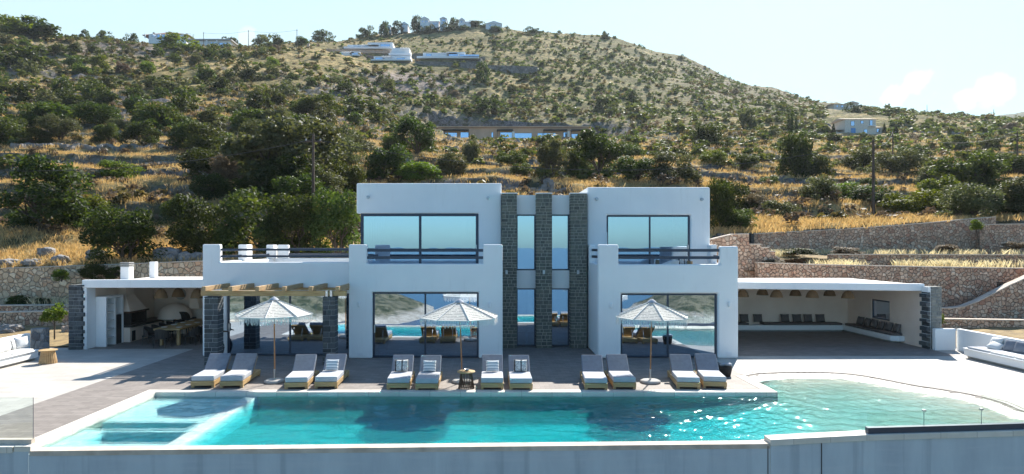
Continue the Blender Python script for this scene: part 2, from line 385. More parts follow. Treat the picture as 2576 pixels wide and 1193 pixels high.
def mk_terrain_mat():
    k = N('dry_hillside'); v = k.co(); g = k.geo()
    sp = k.n('ShaderNodeSeparateXYZ'); k.l(v, sp.inputs[0])
    at = k.n('ShaderNodeAttribute', attribute_name='dry'); bare = k.n('ShaderNodeAttribute', attribute_name='bare')
    big = k.noise(v, .06, 4, .6); mid = k.noise(k.co((.22,.8,1.7)), .40, 6, .65); fine = k.noise(v, 2.2, 6, .7)
    straw = k.mix(k.ramp(fine,[(.3,0.0),(.7,1.0)]), (.33,.225,.095), (.68,.50,.23))
    olive = k.mix(k.ramp(fine,[(.3,0.0),(.7,1.0)]), (.105,.105,.034), (.31,.27,.105))
    rock = k.mix(k.ramp(fine,[(.35,0.0),(.65,1.0)]), (.20,.14,.115), (.46,.38,.32))
    f1 = k.ramp(k.math('ADD', k.math('MULTIPLY', mid, .8), k.math('MULTIPLY', at.outputs['Fac'], .8)), [(.66,0.0),(.86,1.0)])
    col = k.mix(f1, olive, straw)
    col = k.mix(k.ramp(k.math('ADD', k.noise(v, .8, 5, .7), k.math('MULTIPLY', bare.outputs['Fac'], .5)), [(.64,0.0),(.74,1.0)]), col, rock)
    nz = k.n('ShaderNodeSeparateXYZ'); k.l(g.outputs['True Normal'], nz.inputs[0])
    vo = k.n('ShaderNodeTexVoronoi'); vo.inputs['Scale'].default_value = 2.2; k.l(v, vo.inputs['Vector'])
    stone = k.mix(vo.outputs['Distance'], (.30,.28,.265), (.09,.08,.075))
    col = k.mix(k.ramp(nz.outputs[2], [(.60,1.0),(.74,0.0)]), col, stone)
    spot = k.ramp(k.noise(v, .55, 6, .72), [(.50,0.0),(.56,1.0)])
    col = k.mix(k.math('MULTIPLY', spot, .8), col, (.055,.062,.028))
    cov = k.ramp(k.noise(k.co((.5,1,1.6)), .045, 5, .6), [(.46,0.0),(.60,1.0)])
    col = k.mix(k.math('MULTIPLY', cov, .55), col, k.mix(fine, (.07,.07,.03), (.20,.165,.07)))
    h = k.math('ADD', k.noise(v, 3.5, 6, .7), k.math('MULTIPLY', k.noise(v, .8, 5, .7), 2.0))
    return k.done(k.prin(col, .97, k.bump(h, .8, .35), spec=.1))
M['hill'] = mk_terrain_mat()
def dryness(X, Y):
    xs = CX+X*F/Y
    r = .50*fbm(X/38,Y/7,3,31)+.16
    r = r+.42*(1-sstep(75,170,Y))+.12*sstep(1500,2100,xs)*(1-sstep(170,260,Y))
    r = r+.12*sstep(2150,2500,xs)+.10*(1-sstep(900,1300,xs))-.10*sstep(1300,1700,xs)*sstep(180,260,Y)
    return np.clip(r,0,1)
def d_start(xs):
    return np.interp(xs, [-700,700,720,1780,1800,3400],[36.15,36.15,40,40,42.1,42.1])
def make_terrain():
    us = np.concatenate([np.linspace(-700,-60,50)[:-1], np.linspace(-60,2640,560), np.linspace(2640,3400,50)[1:]])
    m = 430; tt = np.linspace(0,1,m)
    U, T = np.meshgrid(us, tt); D0 = d_start(U)
    Y = np.exp(np.log(D0)*(1-T)+np.log(620.0)*T); X = (U-CX)*Y/F
    Z = height(X,Y); Z[0,:] = -1.0; Y[0,:] = Y[1,:]-.004; X[0,:] = X[1,:]
    # first row sits at the retaining-wall tops
    dr = dryness(X,Y)
    bare = np.zeros_like(X); xs = CX+X*F/Y; yy = by(xs,Y)
    bare += np.exp(-(((xs-1000)/170)**2+((yy-215)/32)**2))*1.0+np.exp(-(((xs-300)/220)**2+((yy-128)/20)**2))*.9
    bare += .35*sstep(1500,1800,xs)*sstep(180,300,Y)+np.exp(-(((xs-2060)/60)**2+((yy-330)/18)**2))*.6
    nu = len(us); v = np.stack([X,Y,Z],-1).reshape(-1,3)
    i, j = np.meshgrid(np.arange(nu-1), np.arange(m-1)); a = (j*nu+i).ravel()
    q = np.stack([a,a+1,a+nu+1,a+nu],-1)
    o = npmesh('hillside', v, q, M['hill'], smooth=True, attrs={'dry':dr.ravel(),'bare':np.clip(bare,0,1).ravel()})
    tag(o, kind='structure')
make_terrain()
# far ridge behind the right shoulder
def far_ridge():
    us = np.linspace(1950, 4200, 240); nv = 24; rows = []
    for k in range(nv):
        t = k/(nv-1); d = 700+t*260
        top = np.interp(us, [1950,2200,2330,2450,2520,2600,2700,4200],[330,300,284,293,290,280,276,270])
        y = 345+(top-345)*math.sin(t*PI/2)+ (fbm(us/25,np.full_like(us,t*9),4,4)-.5)*7
        rows.append(np.stack([(us-CX)*d/F, np.full_like(us,d), H-(y-HY)*d/F],-1))
    d = 1300; y = np.full_like(us, 420.); rows.append(np.stack([(us-CX)*d/F, np.full_like(us,d), H-(y-HY)*d/F],-1))
    v = np.concatenate(rows); nu = len(us); i, j = np.meshgrid(np.arange(nu-1), np.arange(len(rows)-1)); a = (j*nu+i).ravel()
    k = N('wooded_ridge'); vv = k.co(); f = k.noise(vv, .09, 6, .75)
    m = k.done(k.prin(k.mix(k.ramp(f,[(.42,0.0),(.6,1.0)]), (.05,.07,.035), (.17,.16,.09)), .95, k.bump(f, 1, 12)))
    tag(npmesh('far_hill', v, np.stack([a,a+1,a+nu+1,a+nu],-1), m, smooth=True), kind='structure')
far_ridge()
# ================================================================ VEGETATION
def leafcloud(rng, n, blobs, size, flat=.0, aspect=.62):
    """n leaf faces spread on the blobs; returns verts (4n,3), quads"""
    c = np.array([b[:3] for b in blobs]); r = np.array([b[3] for b in blobs])
    w = r**2; w = w/w.sum(); pick = rng.choice(len(blobs), n, p=w)
    dirs = rng.normal(size=(n,3)); dirs[:,2] = np.where(dirs[:,2]<0, dirs[:,2]*.55, dirs[:,2]); dirs /= np.linalg.norm(dirs,axis=1)[:,None]
    rad = r[pick]*(1-.42*rng.random(n)**1.8)*(1+.12*rng.normal(size=n))
    p = c[pick]+dirs*rad[:,None]
    nn = dirs*.8+rng.normal(size=(n,3))*.75; nn /= np.linalg.norm(nn,axis=1)[:,None]
    a = np.cross(nn, rng.normal(size=(n,3))); a /= np.linalg.norm(a,axis=1)[:,None]; b = np.cross(nn,a)
    s = size*(.55+.9*rng.random(n)); a = a*s[:,None]; b = b*(s*aspect)[:,None]
    v = np.stack([p-a, p-b*.9, p+a, p+b*.9],1).reshape(-1,3)
    return v, np.arange(4*n).reshape(-1,4)
def dome_blobs(rng, nb, rmin, rmax, low=.0, top=1.0, squash=1.0):
    B = []; ax, ay = rng.uniform(.75,1.15), rng.uniform(.7,1.1); ph = rng.random()*6; am = rng.uniform(.1,.32)
    for k in range(nb):
        u = rng.random(); th = rng.random()*2*PI
        z = low+(top-low)*((.12+.74*u) if low > .1 else (.05+.80*u**1.25)); h = (z-low)/(top-low)
        R = .5*math.sqrt(max(0.02,1-(max(0,h-.22)/.9)**2))
        rr = rng.uniform(rmin,rmax); rad = max(0,(R-rr*.8))*(.5+.62*rng.random())*(1+am*math.sin(2*th+ph))
        B.append((ax*rad*math.cos(th), ay*rad*math.sin(th), min(z, top-rr*.6)*(1-am*.5*(1+math.cos(th+ph))), rr))
    return B
TPL = {}
def unit_mesh(key, n, size, nb, rmin, rmax, low, mat, seed):
    rng = np.random.default_rng(seed)
    v, q = leafcloud(rng, n, dome_blobs(rng, nb, rmin, rmax, low), size)
    v[:,2] = np.maximum(v[:,2], -.03)
    o = npmesh('crown', v, q, mat); me = o.data; COL.objects.unlink(o); bpy.data.objects.remove(o); TPL[key] = me
for kk, mm in (('dark','leafdark'),('olive','leafolive'),('bright','leafbright'),('mid','leafmid'),('greyscrub','scrubdry')):
    for sh in range(3):
        unit_mesh(('near',kk,sh), 9000, .021, 34, .09, .19, .02, M[mm], 100+sh)
        unit_mesh(('tree',kk,sh), 7500, .022, 26, .09, .18, .30, M[mm], 140+sh)
        unit_mesh(('far',kk,sh), 1500, .045, 20, .11, .20, .02, M[mm], 180+sh)
TRUNKS = {}
def unit_trunk(seed):
    rng = random.Random(seed); mb = MB()
    def limb(p, d, r, L, dep):
        q = p+d*L; mb.tube(p, q, r, r*.72, 7, cap=False)
        if dep:
            for _ in range(3 if dep > 1 else 2):
                nd = (d+Vector((rng.uniform(-.8,.8),rng.uniform(-.8,.8),rng.uniform(-.05,.55)))).normalized(); limb(q, nd, r*.66, L*.8, dep-1)
    for _ in range(2): limb(Vector((rng.uniform(-.03,.03),rng.uniform(-.03,.03),-.06)), Vector((rng.uniform(-.3,.3),rng.uniform(-.3,.3),1)).normalized(), .03, .24, 3)
    o = mb.build('trunk', M['bark'], smooth=True); me = o.data; COL.objects.unlink(o); bpy.data.objects.remove(o); return me
for i in range(3): TRUNKS[i] = unit_trunk(i+3)
VEG = 0
def plant(name, label, cat, loc, w, h, form, kind, group=None, near=True, dpt=None, hang=0):
    global VEG; VEG += 1
    r = random.Random(VEG*13); sh = r.randrange(3)
    dpt = dpt or w*r.uniform(.85,1.05)
    if near:
        t = thing(name, label, cat, loc, r.uniform(0,6.28), group); t.scale = (w*1.08, w*1.0 if dpt is None else dpt, h)
        key = ('tree' if form == 'tree' else 'near', kind, sh)
        c = bpy.data.objects.new('crown', TPL[key]); COL.objects.link(c); setparent(c, t)
        b = bpy.data.objects.new('trunk', TRUNKS[sh]); COL.objects.link(b); setparent(b, t)
        if form != 'tree': b.scale = (1,1,.75)
    else:
        t = bpy.data.objects.new(name, TPL[('far',kind,sh)]); COL.objects.link(t); t.location = loc
        t.rotation_euler = (0,0,r.uniform(0,6.28)); t.scale = (w*1.08,dpt,h); tag(t, label, cat, group)
    return t
# manual plants: x, ybase, width, height (photo px), form, kind, label
VL = [
 (130,588,250,190,'bush','dark','shrub','huge dark evergreen bush at the left edge above the stone wall'),
 (228,560,110,90,'bush','bright','shrub','bright leafy bush growing on the right flank of the huge dark bush at far left'),
 (316,660,182,152,'bush','dark','shrub','round dark bush just above the left stone wall beside the golden grass'),
 (505,640,190,165,'bush','dark','shrub','dark thicket bush behind the roof terrace post at the far left of the villa'),
 (640,640,215,185,'bush','mid','shrub','wide dark green thicket bush behind the left roof terrace railing'),
 (745,640,160,165,'bush','dark','shrub','tall dark bush directly left of the big wooden utility pole'),
 (850,640,150,180,'bush','mid','shrub','tall green bush between the utility pole and the upper left villa box'),
 (455,565,110,80,'bush','mid','shrub','mid green bush on the slope above the dark thicket, right of the golden grass'),
 (725,500,330,205,'tree','olive','tree','big grey green olive tree behind the top of the wooden utility pole'),
 (872,500,120,110,'bush','mid','shrub','green bush at the right foot of the big olive tree'),
 (545,462,160,88,'bush','dark','shrub','low spreading dark shrub left of the big olive tree with yellowish tips'),
 (308,458,135,60,'bush','bright','shrub','glossy yellow green shrub on the golden terraces, upper left of the round bush'),
 (548,390,110,62,'bush','bright','shrub','yellow green rounded shrub up the slope left of the big olive tree'),
 (60,180,125,62,'bush','dark','shrub','dark rounded bush below the left skyline, near the left edge'),
 (105,108,120,52,'bush','dark','shrub','dark bush on the skyline shoulder at far left'),
 (40,95,110,55,'bush','bright','shrub','pale green bush on the skyline at the upper left corner'),
 (450,130,105,46,'bush','bright','shrub','wide rounded bush in front of the red hip roofed house'),
 (525,150,60,40,'bush','mid','shrub','dark green bush right of the rounded bush below the hip roofed house'),
 (580,112,56,26,'tree','dark','tree','small dark round tree on the left skyline right of the long grey house'),
 (672,114,86,38,'tree','olive','tree','airy spreading tree on the skyline between the two skyline poles'),
 (815,102,60,32,'bush','dark','tree','dark tree on the skyline right of the skyline poles'),
 (625,200,70,56,'bush','dark','shrub','dark bush below the airy skyline tree'),
 (1045,400,120,98,'tree','dark','tree','dark leafy tree left of the long beige house'),
 (1185,418,62,90,'bush','olive','tree','upright grey green tree in front of the long beige house'),
 (1050,462,140,58,'bush','bright','shrub','low bright green shrub above the roof of the upper left villa box'),
 (1281,428,86,56,'bush','mid','shrub','mid green shrub below the middle of the long beige house'),
 (1362,385,42,34,'bush','dark','shrub','small dark shrub directly beneath the middle windows of the long beige house'),
 (1385,462,92,98,'tree','olive','tree','thin grey olive tree above the stone pillared centre of the villa'),
 (1505,452,140,118,'tree','dark','tree','large dark tree right of the long beige house'),
 (1455,440,80,90,'bush','mid','shrub','green bush joined to the left of the large dark tree by the long beige house'),
 (1600,470,120,70,'bush','dark','shrub','dark bush just behind the roof of the upper right villa box'),
 (1695,470,130,88,'bush','olive','shrub','grey green bush above the right corner of the upper right villa box'),
 (1780,378,92,72,'bush','dark','tree','dark rounded tree on the slope above the right villa box'),
 (1845,540,105,110,'bush','dark','shrub','dark bush immediately right of the upper right villa box'),
 (1812,592,95,150,'bush','dark','shrub','tall dark bush hugging the right wall of the upper right villa box'),
 (1862,590,80,60,'bush','mid','shrub','low green bush above the stepped stone wall right of the villa'),
 (1905,545,80,70,'bush','greyscrub','shrub','grey twiggy bush on golden grass right of the villa'),
 (2003,455,100,152,'tall','dark','tree','tall dark pyramid shaped tree standing above the golden grass right of the villa'),
 (2060,455,70,80,'bush','dark','shrub','dark bush at the right foot of the tall pyramid shaped tree'),
 (2105,512,150,58,'bush','bright','shrub','glossy yellow green shrub left of the right hand utility pole'),
 (2190,535,120,58,'bush','dark','shrub','low dark shrub around the foot of the right hand utility pole'),
 (2290,545,165,82,'bush','bright','shrub','large glossy green shrub right of the right hand utility pole'),
 (2425,500,165,100,'bush','mid','shrub','large rounded green bush on golden grass near the right edge'),
 (2545,555,140,105,'bush','dark','shrub','dark bush standing above the stone walls at the right edge'),
 (2550,450,95,70,'bush','dark','shrub','dark bush at the right edge above the largest rounded bush'),
 (2255,450,120,70,'bush','olive','shrub','olive grey bush right of the right hand utility pole, behind the glossy shrub'),
 (2290,405,85,52,'bush','dark','tree','dark round tree below and right of the blue doored stone house'),
 (2160,430,90,60,'bush','mid','shrub','green bush left of the top of the right hand utility pole'),
 (2400,375,72,36,'bush','bright','shrub','rounded fresh green bush in the golden field at right'),
 (2492,382,60,40,'bush','dark','shrub','dark round bush in the golden field near the right edge'),
 (2100,365,50,30,'bush','dark','shrub','dark bush just below the blue doored stone house'),
 (1215,200,42,52,'bush','dark','tree','dark upright tree at the right end of the white terraced villas'),
 (1515,275,56,34,'bush','mid','tree','broad mid green tree in the middle of the upper slope'),
 (1587,252,36,28,'bush','dark','shrub','small dark round bush high on the middle slope'),
 (1880,330,60,50,'bush','olive','shrub','olive shrub left of the cypress row on the right slope'),
 (1235,285,90,38,'bush','dark','shrub','dark low bush on the slope below the white terraced villas'),
 (910,300,130,60,'bush','mid','shrub','green bush up the slope above the utility pole'),
 (805,300,150,60,'bush','mid','shrub','spreading green bush behind the top of the big olive tree'),
 (640,340,150,70,'bush','mid','shrub','wide green bush up the slope left of the big olive tree'),
 (400,330,150,70,'bush','mid','shrub','wide mid green bush in the middle of the left slope'),
 (250,330,130,60,'bush','dark','shrub','dark wide bush in the middle of the left slope'),
 (100,330,150,70,'bush','mid','shrub','wide green bush in the middle of the far left slope'),
 (430,240,100,60,'bush','olive','tree','grey green tree in the upper left slope beneath the hip roofed house'),
 (2350,470,90,55,'bush','olive','shrub','grey bush between the glossy shrub and the largest rounded bush at right'),
 (1880,440,70,44,'bush','mid','shrub','green bush left of the tall pyramid shaped tree'),
 (960,520,90,60,'bush','mid','shrub','green bush just peeping over the upper left villa box'),
]
SX, SY = [], []
for (x,y,w,h,form,kind,cat,lab) in VL:
    p = ground(x,y); s = p.y/F; near = p.y < 150
    SX.append(x); SY.append(y-h*.4)
    if form == 'tall':
        plant('tree', lab, 'tree', p-Vector((0,0,.3)), w*s, h*s, 'bush', kind, 'trees on the hillside', near)
    else:
        plant(cat, lab, cat, p-Vector((0,0,.25)), w*s, h*s*1.05, form, kind, ('trees' if cat=='tree' else 'shrubs')+' on the hillside', near)
# skyline clumps
for i,(x,y,w,h,lab) in enumerate([
 (920,88,40,26,'dark round tree on the skyline at the left end of the hilltop hamlet'),
 (968,75,34,20,'small dark tree beside the leftmost white hilltop house'),
 (1000,72,32,24,'dark skyline tree between the leftmost two hilltop houses'),
 (1050,66,40,32,'big dark tree touching the left gable of the hilltop hamlet'),
 (1142,66,30,26,'dark tree right of the narrow white hilltop house'),
 (1205,72,40,20,'row end tree left of the rightmost hilltop house'),
 (1340,84,34,16,'low dark tree on the skyline right of the hilltop hamlet'),
 (1524,92,18,14,'tiny lone tree standing on the long right hand skyline'),
 (1712,148,16,12,'tiny dark skyline tree halfway down the long right hand ridge'),
 (2148,278,38,22,'dark round tree beside the far stone house on the right skyline'),
 (2180,284,44,18,'dark tree right of the far stone house on the right skyline'),
 (2238,292,60,22,'broad dark tree on the low skyline right of the far stone house'),
 (1068,74,36,14,'low dark bush in front of the large white gabled hilltop house'),
 (1092,74,30,12,'low dark bush before the grey house in the hilltop hamlet'),
 (1128,74,34,16,'low dark bush at the foot of the narrow hilltop house'),
 (1168,74,30,12,'low dark bush before the white gabled house with the long red roof'),
 (1192,72,34,20,'dark skyline bush right of the long red hilltop roof'),
 (1248,78,40,12,'low dark bush before the wide cream hilltop house'),
 (265,92,38,20,'dark clump on the left skyline left of the hip roofed house'),
 (212,86,26,16,'small dark clump on the skyline in the left dip'),
 (330,92,34,14,'low dark clump touching the left end of the hip roofed house'),
 (760,108,40,16,'pale airy tree by the right hand skyline pole'),
 (700,112,30,24,'dark little tree below the airy skyline tree')]):
    d = (386 if y > 73 and x < 1300 else 396) if 850 < x < 1800 else (262 if x > 1900 else 322)
    X = XW(x,d); z = float(height(X,d))-.8
    plant('tree', lab, 'tree', (X,d,z), w*d/F*1.15, min(11,max(2.8,ZW(y-h,d)-z)), 'bush', 'dark', 'trees along the skyline', False)
# cypresses
for i,(x,y,h,lab) in enumerate([(1984,335,62,'tall dark cypress, left one of the trio behind the pyramid tree'),(1992,338,74,'tallest cypress, middle one of the trio behind the pyramid tree'),(2003,335,56,'dark cypress, right one of the trio behind the pyramid tree'),
    (2097,335,34,'slim cypress at the left porch of the blue doored stone house'),(2225,332,36,'slim cypress close to the right end of the blue doored stone house'),(2254,334,28,'short cypress standing farthest right of the blue doored stone house')]):
    d = 186; X = XW(x,d); t = thing('cypress', lab, 'cypress', (X,d,float(height(X,d))-.5), i, 'cypresses on the right slope')
    rng = np.random.default_rng(60+i); hh = h*d/F
    B = [(rng.normal()*.05, rng.normal()*.05, hh*(.08+.9*k/12), (.62*(1-(k/12)**1.6*.8))) for k in range(13)]
    v, q = leafcloud(rng, 1100, B, .16); npmesh('crown', v+np.array(wloc(t)), q, M['leafdark'], t)
    MB().tube((X,d,t.location.z-.3),(X,d,t.location.z+hh*.6),.12,.05).build('trunk', M['bark'], t)
# auto shrubs: individually placed, labelled against landmarks
LAND = [(418,85,'the red roofed house'),(930,115,'the uppermost white villa'),(1140,145,'the rightmost white hill villa'),(1080,55,'the hilltop hamlet'),
 (1290,340,'the long beige house'),(2165,312,'the blue doored house'),(2130,265,'the far stone house'),(788,400,'the left utility pole'),(2197,450,'the right utility pole'),
 (300,430,'the glossy left terrace shrub'),(130,500,'the huge far left bush'),(2420,450,'the large rounded right bush'),(1780,345,'the round tree above the villa'),
 (1515,255,'the broad mid slope tree'),(625,175,'the airy left skyline tree'),(60,150,'the far left skyline bush'),(1700,150,'the descending right ridge line'),
 (1045,350,'the dark tree before the beige house'),(1505,400,'the large tree beside the beige house'),(400,300,'the middle left slope bush'),(1900,300,'the cypress trio')]
cand = []
rr = random.Random(5)
tries = 0
while len(cand) < 215 and tries < 9000:
    tries += 1
    x = rr.uniform(-10,2590); y = rr.uniform(100,560)
    top = float(by(np.array([x]), np.array([395.]))[0])
    if y < top+14 or (690 < y): continue
    if 860 < x < 1800 and y > 455: continue
    if (1085 < x < 1500 and 300 < y < 372) or (2070 < x < 2240 and 270 < y < 362) or (720 < x < 1240 and 92 < y < 200) or (1220<x<1360 and 150<y<195) or (340 < x < 600 and y < 135): continue
    if x > 1650 and 370 < y < 560 and rr.random() < .72: continue
    if x < 520 and y > 385 and y < 570: continue
    if 850 < x < 1500 and y > 345 and rr.random() < .7: continue
    if x > 1350 and y < 300 and rr.random() < .6: continue
    dens = (22 if x < 1100 else 27)+ (y-100)*.05
    if any(abs(x-a)/1.5 < dens and abs(y-b) < dens*.55 for a,b in zip(SX,SY)): continue
    SX.append(x); SY.append(y); cand.append((x,y))
near_of = {}
for (x,y) in cand:
    L = min(LAND, key=lambda l: (l[0]-x)**2+((l[1]-y)*1.6)**2)
    dx, dy = x-L[0], y-L[1]
    vert = 'above' if dy < -14 else ('below' if dy > 14 else ''); hor = 'right' if dx > 0 else 'left'
    if abs(dx) < 22: d = vert or 'beside'
    elif vert: d = vert+' and '+hor+' of'
    else: d = hor+' of'
    near_of.setdefault((L[2],d), []).append((math.hypot(dx,dy),x,y))
ORD = ['nearest','second nearest','third nearest','fourth nearest','fifth nearest','sixth nearest','seventh nearest','eighth nearest','ninth nearest','tenth nearest']+['%dth nearest'%i for i in range(11,40)]
KN = {'dark':'dark green','olive':'grey green','mid':'mid green','bright':'yellow green','greyscrub':'grey twiggy'}
for (ln,d), lst in near_of.items():
    lst.sort()
    for i,(_,x,y) in enumerate(lst):
        kind = rr.choices(['dark','mid','olive','bright','greyscrub'], [4,5,3,1.6,.6 if x < 1500 else 1.4])[0]
        p = ground(x,y); s = p.y/F
        near = p.y < 105
        w = rr.uniform(2.6,5.8)*(1.35 if x < 1000 else .85) if p.y < 230 else rr.uniform(2.8,5.6)*(1.2 if x < 1000 else .9)
        h = w*rr.uniform(.55,.8)
        e = 'the '+ORD[i]+' one ' if len(lst) > 1 else ''
        lab = f"{KN[kind]} shrub {d} {ln}" + (f", {ORD[i]}" if len(lst) > 1 else '')
        plant('shrub', lab, 'shrub', p-Vector((0,0,.2)), w, h, 'bush', kind, 'shrubs scattered on the hillside', near)
# scrub mass: one stuff object
def scrub_mass(name, n, xr, dr, leaves, wr, mat, seed, dens=None, lsize=.17):
    rng = np.random.default_rng(seed); V, Q = [], []
    base = 0; cnt = 0
    while cnt < n:
        x = rng.uniform(*xr); d = math.exp(rng.uniform(math.log(dr[0]), math.log(dr[1])))
        X = XW(x,d)
        ys = float(by(np.array([x]),np.array([d]))[0])
        if 1085 < x < 1500 and 310 < ys < 365 and rng.random() < .92: continue
        if 2080 < x < 2235 and 250 < ys < 352 and d > 150 and (ys > 300 or x < 2170): continue
        if 340 < x < 600 and ys < 122: continue
        if 950 < x < 1275 and ys < 96: continue
        if 720 < x < 1240 and 92 < ys < 175 and rng.random() < .6: continue
        if dens is not None and rng.random() > dens(x,d,X): continue
        cnt += 1
        z = float(height(X,d)); w = rng.uniform(*wr)*(.75+.5*min(1,d/250)); h = w*rng.uniform(.45,.75)
        nl = int(leaves*(1.5 if d < 90 else 1))
        B = dome_blobs(rng, 5, .2, .32, .0)
        v, q = leafcloud(rng, nl, B, lsize)
        v = v*np.array([w,w,h])+np.array([X,d,z-.1]); V.append(v.astype(np.float32)); Q.append(q+base); base += len(v)
    return npmesh(name, np.concatenate(V), np.concatenate(Q), mat)
def dens1(x,d,X):
    g = float(fbm(np.array(X/16.),np.array(d/16.),3,50))
    base = .05+.95*min(1,max(0,(d-80)/180))
    return base*(1 if g > .5 else .25)
def dens2(x,d,X):
    g = float(fbm(np.array(X/30.),np.array(d/8.),3,50))
    lft = 1-min(1,max(0,(x-900)/500))
    if d < 100: base = .03
    elif d < 230: base = .45+.2*(1-lft)
    else: base = 1.0-.25*lft
    return base*(1 if g > .5+.05*lft else .16)
def dens3(x,d,X): return (1 if fbm(np.array(X/24.),np.array(d/10.),3,77) > .49 else .22)*(.25+.75*min(1,max(0,(x-700)/500)))*min(1,max(0,(d-120)/120))
tag(scrub_mass('low_scrub', 3700, (-200,2850), (44,400), 60, (1.0,2.3), M['scrub'], 1, dens1), 'low olive brown scrub covering the whole hillside', 'scrub', kind='stuff')
tag(scrub_mass('dark_scrub', 2500, (-200,2850), (70,400), 70, (1.3,3.4), M['farleaf'], 2, dens2), 'dark green low bushes dotting the whole hillside', 'scrub', kind='stuff')
tag(scrub_mass('dwarf_scrub', 6500, (-200,2850), (120,400), 24, (.7,2.1), M['farleaf'], 6, dens3, .24), 'tiny dark tufts of scrub covering the upper hill', 'scrub', kind='stuff')
tag(scrub_mass('dry_scrub', 2600, (-200,2850), (44,390), 44, (.9,2.1), M['scrubdry'], 3, None, .14), 'grey brown dry thorn scrub scattered on the hillside', 'scrub', kind='stuff')
# dry grass: one stuff object
def grass(name, n, sampler, hr, mat, seed, blades=7, bw=.022):
    rng = np.random.default_rng(seed); X, Y, Z, sc = sampler(rng, n); n = len(X)
    m = n*blades; bx = np.repeat(X,blades)+rng.normal(size=m)*.16*np.repeat(sc,blades); by_ = np.repeat(Y,blades)+rng.normal(size=m)*.16*np.repeat(sc,blades); bz = np.repeat(Z,blades)
    th = rng.random(m)*PI; w = bw*np.repeat(sc,blades)*(.7+.6*rng.random(m)); h = rng.uniform(*hr,size=m)*np.repeat(sc,blades)**.5
    lx = rng.normal(size=m)*.35*h; ly = rng.normal(size=m)*.3*h
    a = np.stack([bx-np.cos(th)*w, by_-np.sin(th)*w, bz-.05],-1); b = np.stack([bx+np.cos(th)*w, by_+np.sin(th)*w, bz-.05],-1)
    c = np.stack([bx+lx*.5+np.cos(th)*w*.8, by_+ly*.5, bz+h*.62],-1); e = np.stack([bx+lx, by_+ly, bz+h],-1)
    v = np.stack([a,b,c,e],1).reshape(-1,3)
    return npmesh(name, v, np.arange(4*m).reshape(-1,4), mat)
def hill_sampler(rng, n):
    x = rng.uniform(-160,2800,n*2); d = np.exp(rng.uniform(math.log(36.3), math.log(175), n*2)); X = (x-CX)*d/F
    ok = (d > d_start(x)+.1)&~((x>860)&(x<1790)&(d<56))
    keep = ok&(rng.random(n*2) < np.clip(dryness(X,d)*1.9-.5,0.05,1)); X, d = X[keep][:n], d[keep][:n]
    return X, d, height(X,d), .8+d/70
tag(grass('dry_grass', 44000, hill_sampler, (.14,.40), M['grass'], 4, 7, .014), 'golden dry grass on the hillside terraces', 'grass', kind='stuff')
# ================================================================ TERRACE, POOL, WALLS
def front_y(x):  # front edge of the terrace slab
    return np.interp(x, [-60,-9.9,0,6.2,8.6,12.5,22,60],[13.0,13.62,13.93,14.12,14.5,14.86,16.2,20])
YB = 18.72; XL = -9.88; XR = 8.45
curve_px = [(1879,945),(1896,940.5),(1925,938),(1980,936.3),(2050,936),(2100,937.6),(2160,943),(2220,953),(2300,968.5),(2350,976),(2400,984),(2440,991),(2480,1000),(2530,1015),(2576,1034)]
CU = [G(x,y) for x,y in curve_px]; CU = [(v.x,v.y) for v in CU]; CU[0] = (XR, CU[0][1])
CU += [(14.25,16.1),(14.2,15.35)]
# smooth resample
def resample(pts, step):
    out = []; 
    for i in range(len(pts)-1):
        p0 = pts[max(i-1,0)]; p1 = pts[i]; p2 = pts[i+1]; p3 = pts[min(i+2,len(pts)-1)]
        L = math.dist(p1,p2); n = max(1,int(L/step))
        for k in range(n):
            t = k/n
            out.append(tuple(.5*((2*p1[a])+(-p0[a]+p2[a])*t+(2*p0[a]-5*p1[a]+4*p2[a]-p3[a])*t*t+(-p0[a]+3*p1[a]-3*p2[a]+p3[a])*t**3) for a in (0,1)))
    out.append(pts[-1]); return out
CR = resample(CU, .15)
deck = MB()
def rect(mb, x0,x1,y0,y1,z=0.0): mb.add([(x0,y0,z),(x1,y0,z),(x1,y1,z),(x0,y1,z)],[(0,1,2,3)])
rect(deck, XL-2.57, XL, float(front_y(-11)), YB); rect(deck, XL-2.57, XR, YB, 42.5)
deck.build('terrace', M['paver']).__setitem__('kind','structure')
pd_ = MB()
pd_.add([(-60,12.9,0),(XL-2.57,13.5,0),(XL-2.57,42.5,0),(-60,42.5,0)],[(0,1,2,3)])
cn = len(CR); e = 50.0
border = []
ic = int(cn*.35)
for i in range(cn):
    if i <= ic: border.append((XR+(50-XR)*i/ic, 42.5))
    else: border.append((50, 42.5+(17.0-42.5)*(i-ic)/(cn-1-ic)))
vs = [(x,y,0) for x,y in CR]+[(x,y,0) for x,y in border]
pd_.add(vs, [(i,i+1,cn+i+1,cn+i) for i in range(cn-1)])
pd_.build('side_terrace', M['palepave']).__setitem__('kind','structure')
# paving line: coping round the pool (raised 12 mm)
cp = MB()
cp.box(XL-.34, XR-.012, YB-.015, YB+.30, -.14, .014); cp.box(XL-.34, XL+.015, 13.62, YB-.016, -.14, .014)
cp.box(XR-.34, XR+.0, YB+.30, CU[0][1]-.05, -.14, .014)
o = cp.build('pool_coping', M['copestone'], bevel=.008); o['kind'] = 'structure'
sl = MB(); a = G(1862,949.5); b = G(1917,978.5)
sl.add([(a.x,a.y,.018),(a.x+.05,a.y,.018),(b.x+.05,b.y,.018),(b.x,b.y,.018)],[(0,1,2,3)])
tag(sl.build('drain_slot', M['black']), 'thin dark drain slot in the white paving at the pool corner', 'drain')
